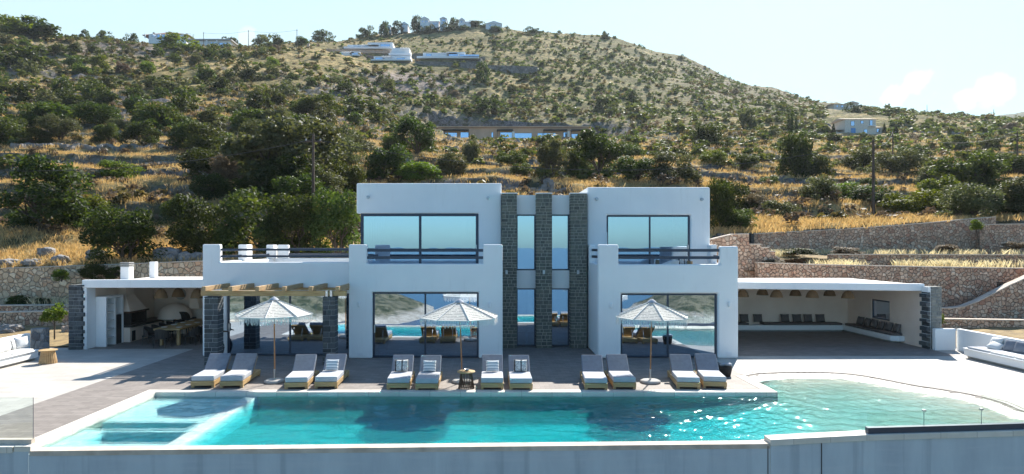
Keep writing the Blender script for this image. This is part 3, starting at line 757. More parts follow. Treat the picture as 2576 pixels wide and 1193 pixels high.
# beach rim: rough dark pebble line then pale wet strip
def strip(mb, pts, w0, w1, z0, z1, jit=0, seed=1):
    r = random.Random(seed); n = len(pts); vs = []
    for i, p in enumerate(pts):
        q0 = pts[max(i-1,0)]; q1 = pts[min(i+1,n-1)]; t = Vector((q1[0]-q0[0], q1[1]-q0[1])).normalized(); nn = Vector((t.y,-t.x))
        j0, j1 = r.uniform(-jit,jit), r.uniform(-jit,jit)
        vs += [(p[0]+nn.x*(w0+j0), p[1]+nn.y*(w0+j0), z0), (p[0]+nn.x*(w1+j1), p[1]+nn.y*(w1+j1), z1)]
    mb.add(vs, [(2*i,2*i+1,2*i+3,2*i+2) for i in range(n-1)])
rim = MB(); strip(rim, CR, -.16, .16, .006, -.035, .035); o = rim.build('shore_edge', pm('rough_pebble_edge', (.12,.10,.09), (.30,.27,.24), 9, .9, .8, 30)); o['kind'] = 'structure'
wet = MB(); strip(wet, CR, .13, .55, -.028, -.135, .03, 3); o = wet.build('shore_foam', pm('pale_wet_shore', (.70,.67,.60), (.50,.45,.36), 3.5, .5, .5, 20)); o['kind'] = 'structure'
# pool basin floor
def curve_dist(X, Y):
    P0 = np.array(CR); d = np.full(X.shape, 1e9)
    for p in P0[::2]: d = np.minimum(d, np.hypot(X-p[0], Y-p[1]))
    return d
gx = np.linspace(XL, 15.2, 420); gy = np.linspace(13.75, 22.4, 180); X, Y = np.meshgrid(gx, gy)
s = curve_dist(X,Y)
inside = np.ones_like(X,bool)
beach = -.10-.04*np.maximum(s-.5,0)-.04*np.minimum(s,.5)
beach = np.maximum(beach, -.26)
t = sstep(5.0,9.4,X+ (YB-Y)*.25); Z = -.74*(1-t)+np.minimum(beach,-.1)*t
Z = np.where((X<-6.85), -.19, Z)
Z = np.where((X<-7.45)&(Y<16.15)&(Y>15.50), -.66, Z)
Z = np.where((X<-7.28)&(X>-9.3)&(Y<15.32)&(Y>14.45), -.62, Z)
Z = np.where((X>-7.28)&(X<-6.86), -.135, Z)
Z = Z + (fbm(X*2,Y*2,2,7)-.5)*.012
nx = len(gx); i, j = np.meshgrid(np.arange(nx-1), np.arange(len(gy)-1)); a_ = (j*nx+i).ravel()
kf = N('pool_plaster'); v_ = kf.co()
cf = kf.mix(kf.ramp(kf.noise(v_, 1.1, 5),[(.35,0.0),(.65,1.0)]), (.38,.47,.42), (.50,.55,.47))
sx_ = kf.n('ShaderNodeSeparateXYZ'); kf.l(v_, sx_.inputs[0]); gq = kf.ramp(kf.math('ADD', kf.math('MULTIPLY', sx_.outputs[0], .1), kf.math('MULTIPLY', kf.noise(v_,.5,3), .1)), [(.74,0.0),(.90,1.0)])
cf = kf.mix(gq, cf, kf.mix(kf.ramp(kf.noise(v_, 6, 6, .7),[(.35,0.0),(.65,1.0)]), (.28,.24,.185), (.44,.38,.295)))
cf = kf.mix(kf.math('LESS_THAN', sx_.outputs[0], -6.84), cf, kf.mix(kf.ramp(kf.noise(v_, 7, 4),[(.35,0.0),(.65,1.0)]), (.58,.60,.58), (.72,.73,.70)))
vv = kf.n('ShaderNodeTexVoronoi', feature='SMOOTH_F1'); vv.inputs['Scale'].default_value = 3.2; kf.l(v_, vv.inputs['Vector'])
Y = np.maximum(Y, front_y(X)+.24)
o = npmesh('pool_floor', np.stack([X,Y,Z],-1).reshape(-1,3), np.stack([a_,a_+1,a_+nx+1,a_+nx],-1), kf.done(kf.prin(cf, .85, kf.bump(kf.noise(v_,3,4),.4,.03))), smooth=False); o['kind'] = 'structure'
pw = MB()
for (x0,y0,x1,y1) in ((XL,13.7,XL,YB),(XL,YB,XR,YB),(XR,YB,XR,CU[0][1])):
    pw.add([(x0,y0,-.9),(x1,y1,-.9),(x1,y1,-.1405),(x0,y0,-.1405)],[(0,1,2,3)])
pw.build('pool_wall', pm('pool_wall_tiles', (.50,.47,.36), (.40,.36,.27), 3, .7, .3, 12)).__setitem__('kind','structure')
# weir + front wall
wall = MB()
WZ = -.085
xs_ = [XL-.34,-6,-2,2,6.2]
top = []
for k in range(len(xs_)-1):
    xa, xb = xs_[k], xs_[k+1]; ya, yb = float(front_y(xa)), float(front_y(xb))
    xa_ = max(xa, XL)
    wall.add([(xa_,ya,-.19),(xb,yb,-.19),(xb,yb,WZ),(xa_,ya,WZ),(xa_,ya+.27,-.9),(xb,yb+.27,-.9),(xb,yb+.27,WZ),(xa_,ya+.27,WZ)],[(0,1,2,3),(3,2,6,7),(4,7,6,5)])
wall.build('weir_edge', M['coping']).__setitem__('kind','structure')
kw = N('weathered_front_wall'); vw = kw.co((1,1,1))
c0 = kw.mix(kw.ramp(kw.noise(kw.co((1.2,1,.28)), 1.3, 6, .6),[(.35,0.0),(.68,1.0)]), (.52,.58,.62), (.41,.46,.51))
c1 = kw.mix(kw.math('MULTIPLY', kw.ramp(kw.noise(kw.co((.2,1,3)), 2.2, 6, .7),[(.5,0.0),(.62,1.0)]), .45), c0, (.54,.57,.60))
c1 = kw.mix(kw.math('MULTIPLY', kw.ramp(kw.noise(kw.co((3,1,.12)), 1.0, 4, .6),[(.56,0.0),(.66,1.0)]), .4), c1, (.24,.28,.33))
M['frontwall'] = kw.done(kw.prin(c1, .55, kw.bump(kw.noise(vw, 30, 5), .3, .01)))
fw = MB(); fx = [-60,-9.9,-6,-2,2,6.2,8.6,12.5,22,60]
for k in range(len(fx)-1):
    xa, xb = fx[k]+(.006 if fx[k]==6.2 else 0), fx[k+1]; ya, yb = float(front_y(fx[k])), float(front_y(xb))
    ov = .004 if -9.9 <= fx[k] < 6.2 else .0
    fw.add([(xa,ya+ov,-3.4),(xb,yb+ov,-3.4),(xb,yb+ov,-.16 if ov else -.10),(xa,ya+ov,-.16 if ov else -.10)],[(0,1,2,3)])
o = fw.build('front_wall', M['frontwall']); tag(o, 'long blue grey plastered wall below the pool edge at the bottom', 'wall'); 
for (x,y0) in ((1932,1115),(2067,1113)):
    d = float(front_y(XW(x,14.2)))-.004; X = XW(x,d)
    tag(MB().box(X-.008,X+.008,d-.004,d+.01,-3.3,-.13).build('expansion_joint', M['black']), 'thin dark vertical joint in the front wall, '+('left' if x<2000 else 'right')+' one of the two', 'joint')
# slab edges left/right (deck thickness)
led = MB()
def ledge(pts, z0, z1, w):
    for (xa,ya),(xb,yb) in zip(pts[:-1],pts[1:]):
        led.add([(xa,ya,z0),(xb,yb,z0),(xb,yb,z1),(xa,ya,z1),(xa,ya+w,z0),(xb,yb+w,z0),(xb,yb+w,z1),(xa,ya+w,z1)],[(0,1,2,3),(3,2,6,7),(4,7,6,5),(0,3,7,4),(1,5,6,2)])
ledge([(x,float(front_y(x))-.03) for x in (6.2,8.6,10.5,12.5,16,22,60)], -.12, .012, .36)
ledge([(x,float(front_y(x))-.02) for x in (-60,-30,XL-.36)], -.12, .012, .30)
led.add([(6.14,14.14,-1.0),(6.26,14.14,-1.0),(6.26,14.5,-1.0),(6.14,14.5,-1.0),(6.14,14.14,-.095),(6.26,14.14,-.095),(6.26,14.5,-.095),(6.14,14.5,-.095)],[(0,1,5,4),(3,2,6,7),(0,3,7,4),(1,2,6,5),(4,5,6,7)])
led.build('slab_ledge', M['copestone'], bevel=.01).__setitem__('kind','structure')
# water
WL = -.10
poly = [(XL-.01, float(front_y(XL))+.2)]+[(x, float(front_y(x))+.2) for x in (-6,-2,2,6.2)]+[(6.25,14.42),(8.6,14.8),(12.5,15.15),(14.6,15.4)]
cw = [(p[0]+.12,p[1]+.12) for p in CR[::-1]]
poly += cw[:-1]+[(XR+.01,CU[0][1]),(XR+.01,YB+.01),(XL-.01,YB+.01)]
kk = N('pool_water'); vw = kk.co((1,1.6,1))
n1 = kk.noise(vw, 2.2, 3, .55, .6); n2 = kk.noise(kk.co((1,1.3,1)), 8.5, 3, .6, .4)
hh = kk.math('ADD', kk.math('MULTIPLY', n1, 1.0), kk.math('MULTIPLY', n2, .38))
bm_ = kk.bump(hh, .5, .03)
fr = kk.n('ShaderNodeFresnel'); fr.inputs['IOR'].default_value = 1.333; kk.l(bm_, fr.inputs['Normal'])
gl = kk.n('ShaderNodeBsdfGlossy'); gl.inputs['Roughness'].default_value = .03; kk.l(bm_, gl.inputs['Normal'])
fc = None; tr_ = kk.n('ShaderNodeBsdfTransparent'); rf = kk.n('ShaderNodeBsdfRefraction'); rf.inputs['IOR'].default_value = 1.18; rf.inputs['Roughness'].default_value = 0; kk.l(bm_, rf.inputs['Normal']); tr = kk.n('ShaderNodeMixShader'); tr.inputs[0].default_value = .35; kk.l(tr_.outputs[0], tr.inputs[1]); kk.l(rf.outputs[0], tr.inputs[2])
fc = kk.math('MULTIPLY', kk.math('MULTIPLY', fr.outputs[0], .82), kk.math('SUBTRACT', 1.0, kk.geo().outputs['Backfacing']))
mx = kk.n('ShaderNodeMixShader'); kk.l(fc, mx.inputs[0]); kk.l(tr.outputs[0], mx.inputs[1]); kk.l(gl.outputs[0], mx.inputs[2])
va = kk.n('ShaderNodeVolumeAbsorption'); va.inputs['Color'].default_value = (0,.835,.875,1); va.inputs['Density'].default_value = 1.7
kk.l(va.outputs[0], kk.out.inputs['Volume']); M['water'] = kk.done(mx.outputs[0])
def water_mesh():
    nu, nv = 820, 250; ux = np.linspace(XL-.01, 15.1, nu); t = np.linspace(0,1,nv)
    X, T = np.meshgrid(ux, t); Y = (front_y(X)+.2)*(1-T)+22.7*T
    r = np.random.default_rng(4); Z = np.zeros_like(X); xw = X+.35*fbm(X*.7,Y*.7,2,61); yw = Y+.35*fbm(X*.7,Y*.7,2,62)
    for k in range(26):
        lam = math.exp(r.uniform(math.log(.16), math.log(.8))); a = r.normal()*.75+1.35; q = 2*PI/lam
        Z += .0060*lam**.9*np.sin(q*(xw*math.cos(a)+yw*math.sin(a))+r.random()*6.28)
    Z *= (.5+.8*fbm(X*.45,Y*.45,2,63))*(1-.35*sstep(7,10,X))
    Z = np.clip(Z, -.05, .05); edge = np.minimum(1, (Y-front_y(X)-.2)/.25); Z = WL+np.where(Z>0, Z*np.clip(edge,0.25,1), Z)
    top = np.stack([X,Y,Z],-1).reshape(-1,3); i, j = np.meshgrid(np.arange(nu-1), np.arange(nv-1)); a = (j*nu+i).ravel()
    q1 = np.stack([a,a+1,a+nu+1,a+nu],-1); n = len(top)
    ring = np.concatenate([np.arange(nu), np.arange(1,nv)*nu+nu-1, (nv-1)*nu+np.arange(nu-2,-1,-1), np.arange(nv-2,0,-1)*nu])
    low = top[ring].copy(); low[:,2] = -1.1; m = len(ring); k = np.arange(m); k2 = (k+1)%m
    q2 = np.stack([n+k, n+k2, ring[k2], ring[k]],-1)
    c = [n+int(np.where(ring==v)[0][0]) for v in (0, nu-1, nv*nu-1, (nv-1)*nu)]
    q3 = np.array([[c[0],c[3],c[2],c[1]]])
    me_v = np.concatenate([top, low]); return npmesh('pool_water', me_v, np.concatenate([q1,q2,q3]), M['water'], smooth=True)
o = water_mesh(); tag(o, kind='structure')
# lower ground and sea towards the coast (seen in the window reflections)
lg = np.array([(x,y) for y in np.linspace(13.4,-70,40) for x in np.linspace(-220,220,90)])
zz = -3.3-sstep(5,-60,lg[:,1])*23+(fbm(lg[:,0]/9,lg[:,1]/9,4,2)-.5)*2.2*sstep(12,5,lg[:,1])
a_ = (np.arange(39)[:,None]*90+np.arange(89)[None,:]).ravel()
v3 = np.concatenate([lg,zz[:,None]],1)
tag(npmesh('coast_slope', v3, np.stack([a_,a_+90,a_+91,a_+1],-1), M['hill'], smooth=True, attrs={'dry':np.full(len(lg),.4),'bare':np.full(len(lg),.3)}), kind='structure')
ks = N('sea_water'); sv = ks.co()
M['sea'] = ks.done(ks.prin((.008,.035,.09), .22, ks.bump(ks.noise(sv, .12, 6, .7), .5, 1.2), spec=.5))
sea = MB(); sea.add([(-9000,-12000,-26),(9000,-12000,-26),(9000,-15,-26),(-9000,-15,-26)],[(0,1,2,3)]); o = sea.build('sea', M['sea']); o['kind'] = 'structure'
# headlands across the bay
def headland(name, pts, label):
    # pts: (X, top height above sea); crest at Y=-215, shore at -190
    xs = np.linspace(pts[0][0], pts[-1][0], 150); hs = np.interp(xs, [p[0] for p in pts], [p[1] for p in pts])
    rows = []
    for t in np.linspace(0,1,40):
        y = -203-t*70; prof = math.sin(min(1,t*1.25)*PI/2)**.8 if t < .8 else math.cos((t-.8)/.2*PI/2)
        z = hs*prof*(.85+.3*fbm(xs/14,np.full_like(xs,y/9),3,1))-.4
        rows.append(np.stack([xs+ (fbm(xs/8,np.full_like(xs,y/8),2,6)-.5)*3, np.full_like(xs,y)+(fbm(xs/12,np.full_like(xs,3.),3,12)-.5)*22, z-26],-1))
    v = np.concatenate(rows); n = 150; a = (np.arange(39)[:,None]*n+np.arange(n-1)[None,:]).ravel()
    o = npmesh(name, v, np.stack([a,a+n,a+n+1,a+1],-1), M['headland'], smooth=True); o['kind'] = 'structure'
kh = N('headland_rock'); hv = kh.co(); g = kh.n('ShaderNodeSeparateXYZ'); kh.l(hv, g.inputs[0])
sc = kh.mix(kh.ramp(kh.noise(hv, .22, 6, .7),[(.42,0.0),(.58,1.0)]), (.035,.048,.02), (.19,.17,.11))
rk = kh.mix(kh.ramp(kh.noise(hv, .5, 5, .7),[(.3,0.0),(.7,1.0)]), (.30,.25,.2), (.62,.56,.48))
zz_ = kh.math('ADD', g.outputs[2], kh.math('MULTIPLY', kh.noise(hv, .15, 4), 5.0))
M['headland'] = kh.done(kh.prin(kh.mix(kh.ramp(kh.math('MULTIPLY', kh.math('ADD', zz_, 26.0), .1), [(.42,0.0),(.55,1.0)]), rk, sc), .95, kh.bump(kh.noise(hv, .6, 5, .7), 1, 1.5)))
headland('headland', [(-190,16),(-120,15),(-95,13),(-75,11.5),(-60,10.5),(-50,9),(-42,7),(-35,4),(-28,.5),(-23,-1)], '')
headland('headland', [(58,-1),(66,1.5),(74,5),(82,8.5),(92,11),(120,14),(190,18)], '')
# ---------------------------------------------------------------- retaining walls
def wallpoly(name, label, pts, zb, d, th, mat, cop=True, capw=.06):
    """pts: (x_px, y_px) top profile measured at depth d(x) ; zb base"""
    dd = d if callable(d) else (lambda x: d)
    t = thing(name, label, 'wall', (XW(pts[0][0],dd(pts[0][0])), dd(pts[0][0]), zb))
    w = MB(); c = MB(); L = [(XW(x,dd(x)), dd(x), ZW(y,dd(x))) for x,y in pts]
    for (xa,ya,za),(xb,yb,zb2) in zip(L[:-1],L[1:]):
        w.add([(xa,ya,zb),(xb,yb,zb),(xb,yb,zb2),(xa,ya,za),(xa,ya+th,zb),(xb,yb+th,zb),(xb,yb+th,zb2),(xa,ya+th,za)],[(0,1,2,3),(3,2,6,7),(4,7,6,5),(0,3,7,4),(1,5,6,2)])
        if cop and abs(xb-xa) > .15:
            c.add([(xa,ya-.03,za+.003),(xb,yb-.03,zb2+.003),(xb,yb-.03,zb2+capw),(xa,ya-.03,za+capw),(xa,ya+th,za+.003),(xb,yb+th,zb2+.003),(xb,yb+th,zb2+capw),(xa,ya+th,za+capw)],[(0,1,2,3),(3,2,6,7),(4,7,6,5),(0,3,7,4),(1,5,6,2),(0,4,5,1)])
    w.build('masonry', mat, t)
    if cop: c.build('coping', M['coping'], t)
    return t
wallpoly('retaining_wall', 'tall tan stone retaining wall behind the left kitchen pavilion', [(-500,692),(0,677),(250,668),(510,658),(760,652)], 0, 36.0, .4, M['walltan'])
wallpoly('retaining_wall', 'low middle stone terrace wall at far left, the upper one of the two low walls', [(-500,778),(0,771),(160,769),(205,768)], 0, 34.0, .4, M['wallpink'])
wallpoly('retaining_wall', 'lowest stone terrace wall at far left above the brown soil', [(-500,800),(0,788),(100,786),(168,785)], 0, 32.0, .4, M['wallpink'])
# right side walls
wallpoly('retaining_wall', 'uppermost long stone retaining wall at right, rising to the right', [(1892,590),(2000,584),(2139,577),(2327,563),(2440,552),(2505,547)], 2.5, 42.0, .4, M['wallpink'])
wallpoly('retaining_wall', 'short stone wall stepping on behind the small fresh green tree at the right edge', [(2476,566),(2640,564),(2900,560)], 2.5, 41.0, .4, M['wallpink'])
wallpoly('retaining_wall', 'narrow middle stone wall at right between the two grassy beds', [(2090,642),(2300,642),(2640,643),(2900,643)], 2.2, 38.0, .4, M['wallpink'])
wallpoly('retaining_wall', 'long lower stone retaining wall at right directly above the lounge pavilion roof', [(1906,662),(2040,667),(2327,673),(2576,677),(2900,680)], 0, 34.5, .4, M['wallpink'])
wallpoly('retaining_wall', 'stepped stone wall right behind the upper right corner of the villa', [(1740,612),(1793,603),(1843,591),(1884,590),(1884.5,616),(1915,616),(1915.5,624),(1935,624),(1935.5,634),(1950,634),(1950.5,646),(1962,652)], 0, 35.2, .45, M['wallpink'])
wallpoly('retaining_wall', 'curved stone ramp wall sweeping up at the right edge', [(2360,777),(2395,777),(2425,773),(2460,760),(2501,739),(2540,719),(2576,703),(2640,672),(2700,660)], 0, 33.2, .4, M['wallpink'])
wallpoly('retaining_wall', 'lowest stone wall at right behind the white curved bench', [(2328,804),(2450,806),(2576,808),(2900,812)], 0, 31.2, .35, M['wallpink'])
t = MB().box(XW(1885,42),XW(1892,42),41.7,42.05,2.6,ZW(588,42)); tag(t.build('post', M['black']), 'dark square post at the left end of the uppermost stone wall', 'post')
# flat black panels on the lower right wall; the openings' shade is colour
for (x0,x1,y0,y1,lab) in ((2509,2556,710,736,'flat black square for a shaded opening in the stone wall above the ramp at right'),(2349,2359,760,779,'small flat black panel for a shaded opening low in the stone wall right of the lounge pavilion')):
    d = 34.46; tag(MB().box(XW(x0,d),XW(x1,d),d,d+.03,ZW(y1,d),ZW(y0,d)).build('opening_panel', M['black']), lab, 'opening')
# soil / planting beds behind walls
def bed(name, pts, zfun, mat='soil'):
    xs = np.linspace(pts[0],pts[1],60); ys = np.linspace(pts[2],pts[3],14); X,Y = np.meshgrid(xs,ys)
    Z = zfun(X,Y)+(fbm(X*.8,Y*.8,3,3)-.5)*.18; a = (np.arange(13)[:,None]*60+np.arange(59)[None,:]).ravel()
    npmesh(name, np.stack([X,Y,Z],-1).reshape(-1,3), np.stack([a,a+1,a+61,a+60],-1), M[mat], smooth=True)['kind'] = 'structure'
bed('soil_bed', (-42,-17.95,27.0,32.0), lambda X,Y: .06+.05*(Y-27))
bed('planting_bed', (-42,-21.3,32.35,34.0), lambda X,Y: .80+0*X)
bed('planting_bed', (-42,-10,34.35,36.0), lambda X,Y: 1.0+0*X)
bed('soil_bed', (19.6,42,26.6,31.2), lambda X,Y: .06+.05*(Y-26.6))
bed('planting_bed', (21,44,31.5,34.5), lambda X,Y: .25+0*X)
bed('planting_bed', (14,48,34.85,38.0), lambda X,Y: 2.95+.05*(Y-35)+0*X)
bed('planting_bed', (15,50,38.35,42.1), lambda X,Y: 3.5+.1*(Y-38)+0*X)
def bed_sampler(r, n):
    X, Y, Z = [], [], []
    for (x0,x1,y0,y1,z,k) in ((18,42,34.9,37.9,3.05,.3),(17,44,38.4,42.0,3.6,.45),(-42,-17,34.4,35.9,1.0,.15)):
        m = int(n*k); X.append(r.uniform(x0,x1,m)); Y.append(r.uniform(y0,y1,m)); Z.append(np.full(m,z))
    X,Y,Z = map(np.concatenate,(X,Y,Z)); kp = fbm(X*.5,Y*.7,2,5) > .5
    return X[kp], Y[kp], Z[kp]+.05, np.full(kp.sum(),1.0)
tag(grass('pale_grass', 3200, bed_sampler, (.2,.55), M['palegrass'], 9, 9, .014), 'bleached tufts of grass in the planting beds above the stone walls', 'grass', kind='stuff')
# small plants in beds and on walls
def pl(x,y,d,w,h,form,kind,lab,name='plant',cat='plant',grp='plants in the stone wall beds'):
    s = d/F; plant(name, lab, cat, P(x,y,d)-Vector((0,0,.03)), w*s, h*s, form, kind, grp, True)
for a in [(155,706,35.2,42,32,'bush','bright','small bright bush hanging over the tan wall, left of the chimneys'),
 (232,704,35.2,80,44,'bush','mid','trailing green bush on top of the tan wall beside the left chimney'),
 (285,700,35.4,44,34,'bush','mid','small bush touching the left chimney'),
 (45,768,35.2,60,28,'bush','mid','low green plant at the foot of the tan wall at the left edge'),
 (112,768,35.2,46,22,'bush','dark','low dark plant at the foot of the tan wall above the small citrus tree'),
 (2010,640,39,90,18,'bush','dark','dark creeping plant along the foot of the uppermost right wall, left part'),
 (2130,640,39.2,80,22,'bush','greyscrub','grey creeping plant along the foot of the uppermost right wall'),
 (2380,633,39.5,60,22,'bush','greyscrub','grey tuft of shrub left of the small fresh green tree at right'),
 (2560,628,39.5,60,22,'bush','greyscrub','grey tuft of shrub right of the small fresh green tree at right'),
 (1945,664,35.3,60,14,'bush','greyscrub','low grey plant behind the top of the lower right wall')]: pl(*a)
def citrus(x, yb, yc, wc, hc, d, lab, kind='bright'):
    b = P(x,yb,d); t = thing('small_tree', lab, 'tree', b, 0, 'young trees'); s = d/F
    rng = np.random.default_rng(int(x)); B = dome_blobs(rng, 14, .16, .26, 0)
    v, q = leafcloud(rng, 1500, B, .055); c = P(x,yc,d)
    npmesh('crown', v*np.array([wc*s,wc*s,hc*s])+np.array([c.x,c.y,c.z-hc*s/2]), q, M['leaf'+kind], t)
    MB().tube(b-Vector((0,0,.1)), Vector((c.x,c.y,c.z)), .035, .025).build('trunk', M['bark'], t)
citrus(137,862,783,54,46,28.6,'small round citrus tree on the brown soil left of the kitchen pavilion')
citrus(2350,850,798,46,34,29.5,'small bright citrus tree right of the lounge pavilion')
citrus(2457,622,562,36,28,39.2,'small fresh green tree on a thin trunk standing in the upper right bed')
# rocks
def rock(x,y,w,h,d,lab,seed,mat='rock'):
    s = d/F; r = np.random.default_rng(seed); bm = bmesh.new(); bmesh.ops.create_icosphere(bm, subdivisions=4, radius=1)
    for v in bm.verts:
        c = v.co.normalized(); q = np.array([c.x,c.y,c.z]); n = float(fbm(np.array(q[0]*1.6+seed),np.array(q[1]*1.6+q[2]*1.9),4,seed))
        f = max(abs(c.x)*.9,abs(c.y)*.85,abs(c.z)*.95); v.co = c*(.62+.55*n)/(.55+.45*f)
    me = bpy.data.meshes.new('rock'); bm.to_mesh(me); bm.free(); me.materials.append(M[mat])
    o = bpy.data.objects.new('boulder', me); COL.objects.link(o); o.location = P(x,y,d)+Vector((0,0,h*s*.25)); o.scale = (w*s*.5,w*s*.45,h*s*.62)
    tag(o, lab, 'boulder', 'boulders above the stone walls')
M['rockpink'] = pm('pink_boulder', (.46,.36,.29), (.30,.21,.16), 2.5, .95, .8, 6, bd=.06)
for a in [(424,655,74,40,37.5,'largest grey boulder behind the left end of the villa above the tan wall',1),(468,658,40,28,37,'grey boulder between the largest boulder and the roof terrace post',2),(495,660,34,30,37.2,'grey boulder touching the roof terrace post of the villa',3),
 (118,640,40,22,38.5,'grey boulder in the golden grass right of the huge dark bush',4),(152,660,44,22,37,'flat grey boulder at the foot of the round dark bush, left side',5),(20,668,60,20,37,'flat pale boulder at the left edge above the tan wall',6),(85,664,50,16,36.8,'low boulder amid grass above the tan wall at far left',7),(240,650,40,26,37.2,'boulder half under the round dark bush',8),
 (1940,590,30,14,44,'small grey boulder above the uppermost right wall',9),(1990,582,36,14,44.5,'grey stone in the grass above the uppermost right wall',10)]: rock(*a)
rock(172,866,36,56,30.4,'big pinkish boulder standing beside the stone column of the kitchen pavilion',12,'rockpink')
rock(20,838,60,26,30.6,'pale grey boulder behind the left curved bench',13,'rock')
# dry stone walls on the slope
def drywall(x0,x1,y,lab,h=1.1,seed=0):
    t = MB(); r = random.Random(seed+int(x0)); n = max(6,int((x1-x0)/5))
    P_ = []
    for k in range(n+1):
        x = x0+(x1-x0)*k/n; g = ground(x, y+4*math.sin(k*.5+seed)); P_.append(g)
    ds = [p.y for p in P_]; dm = sorted(ds)[len(ds)//2]
    for p, q in zip(P_[:-1],P_[1:]):
        if abs(p.y-dm) > dm*.3 or abs(q.y-dm) > dm*.3: continue
        L = (q-p).length; m = max(1,int(L/.45)); 
        for i in range(m):
            c = p.lerp(q,(i+.5)/m)
            for lv in range(int(h/.34)):
                s = .30*r.uniform(.75,1.3); a = r.uniform(-.4,.4)
                Mx = Matrix.Translation(c+Vector((r.uniform(-.08,.08),r.uniform(-.12,.12),lv*.3+r.uniform(-.05,.05))))@Matrix.Rotation(a,4,'Z')@Matrix.Rotation(r.uniform(-.25,.25),4,'Y')
                t.box(-s*.9,s*.9,-.22,.25,-.16,.22,Mx)
    if t.v: tag(t.build('drystone_wall', M['slatepale_f']), lab, 'stone wall', 'dry stone terrace walls')
M['slatepale_f'] = mk_island('grey_field_stones', [(.16,.15,.15),(.30,.28,.27),(.22,.21,.21),(.36,.34,.32)], .95, .6, 12)
for i,a in enumerate([(30,480,378,'long dry stone wall across the golden terraces, upper one of the left pair'),(0,140,412,'dry stone wall on the golden terraces above the huge dark bush'),(360,440,417,'short dry stone wall right of the glossy shrub on the golden terraces'),
  (0,210,262,'dark dry stone wall on the upper left slope'),(1230,1330,372,'dry stone heap beneath the left half of the long beige house'),(1340,1400,378,'short dry stone wall beneath the middle of the long beige house'),
  (1120,1180,385,'dry stone wall left of the upright grey green tree'),(1100,1480,358,'rubble line along the terrace of the long beige house'),(2180,2330,508,'dry stone wall behind the glossy shrubs at right'),(2290,2560,338,'long dry stone wall across the right hand golden field'),
  (2000,2110,318,'dry stone wall left of the blue doored stone house'),(1250,1420,478,'grey rubble wall just above the centre of the villa roof'),(930,1090,428,'dry stone wall in the golden grass left of the bright low shrub')]): drywall(*a, h=.9, seed=i)
# ================================================================ VILLA
def window(parent, x0, x1, z0, z1, Y, mull=(), name='window', fw=.075, glass='glass', axis='x', dep=.07, handle=None):
    """frame (part) with one child pane per leaf"""
    rects = [(x0,x1,z0,z1)]; edges = [x0]+list(mull)+[x1]; holes = []
    for a, b in zip(edges[:-1], edges[1:]):
        l = a+(fw if a == x0 else fw*.45); r = b-(fw if b == x1 else fw*.45); holes.append((l,r,z0+fw,z1-fw))
    f = MB().cells(rects, holes, Y, Y+dep, axis).build(name, M['frame'], parent)
    for h in holes:
        p = MB()
        if axis == 'x': p.box(h[0]-.004,h[1]+.004,Y+.03,Y+.042,h[2]-.004,h[3]+.004)
        else: p.box(Y+.03,Y+.042,h[0]-.004,h[1]+.004,h[2]-.004,h[3]+.004)
        p.build('pane', M[glass], f)
    if handle:
        MB().box(handle-.02,handle+.02,Y-.04,Y-.002,z0+.95,z0+1.25).build('handle', M['metal'], f)
    return f
def stones(mb, x0, x1, y0, y1, z0, z1, ch=.15, lmax=.42, seed=0, prot=.018, gap=.018, tooth=0, tooth_l=0):
    r = random.Random(seed); z = z0; k = 0
    while z < z1-.03:
        h = min(ch*r.uniform(.75,1.3), z1-z)
        if z1-z-h < .06: h = z1-z
        for face in ('x','y'):
            pass
        xs = [x0-prot-(tooth_l*r.uniform(.5,1) if tooth_l and k%2 else 0)]
        xe = x1+prot+(tooth*r.uniform(.6,1.1) if tooth and k%2 else 0)
        while xs[-1] < xe-lmax*.6: xs.append(min(xe, xs[-1]+r.uniform(.45,1.0)*lmax))
        if xe-xs[-1] > 1e-3:
            if xe-xs[-1] < .08 and len(xs) > 1: xs[-1] = xe
            else: xs.append(xe)
        for a, b in zip(xs[:-1], xs[1:]):
            j = r.uniform(-.007,.007)
            mb.box(a+gap/2, b-gap/2, y0-prot+j, y1+prot-j, z+gap/2, z+h-gap/2)
        z += h; k += 1
def stone_pillar(parent, name, x0, x1, y0, y1, z0, z1, mat='slate', mort='mortar', **kw):
    p = MB().box(x0,x1,y0,y1,z0,z1-.01).build(name, M[mort], parent) 
    s = MB(); stones(s, x0, x1, y0, y1, z0, z1, **kw); s.build('stonework', M[mat], p, bevel=.008, seg=1); return p
V = thing('villa', 'large white cubic two storey villa with dark stone pillars behind the pool', 'villa', (0,24.4,0))
W = M['white']; BV = .05
def solid(name, x0,x1,y0,y1,z0,z1, mat=W, parent=V, bevel=BV): return MB().box(x0,x1,y0,y1,z0,z1).build(name, mat, parent, bevel=bevel)
YF, YU, ZF = 24.4, 27.2, 3.1
# --- left wing (roof terrace)
LX0, LX1 = -11.3, -5.46
YW = 24.9
MB().cells([(LX0,LX1-.003,0,3.68),(LX0,-10.62,3.68,4.38)], [(-10.36,LX1-.003,-.1,2.45)], YW, YW+.28).build('wall', W, V, bevel=BV)
solid('wall', LX0,LX0+.28,YW+.282,32.6,0,3.68)
solid('wall', LX0+.282,LX1-.003,32.3,32.6,0,3.70)
solid('floor_slab', LX0+.282,LX1-.003,YW+.282,32.298,2.85,3.12, M['roofwhite'], bevel=0)
solid('parapet_post', LX0+.002,-10.9,28.4,29.1,3.682,4.38)
solid('parapet_post', LX0+.002,-10.93,31.95,32.598,3.682,4.38)
solid('parapet_post', -10.85,-10.3,32.302,32.598,3.702,4.38)
wl = window(V, -10.36, LX1-.06, .02, 2.45, YW+.10, [-7.9,-6.15], 'sliding_door', handle=-10.28)
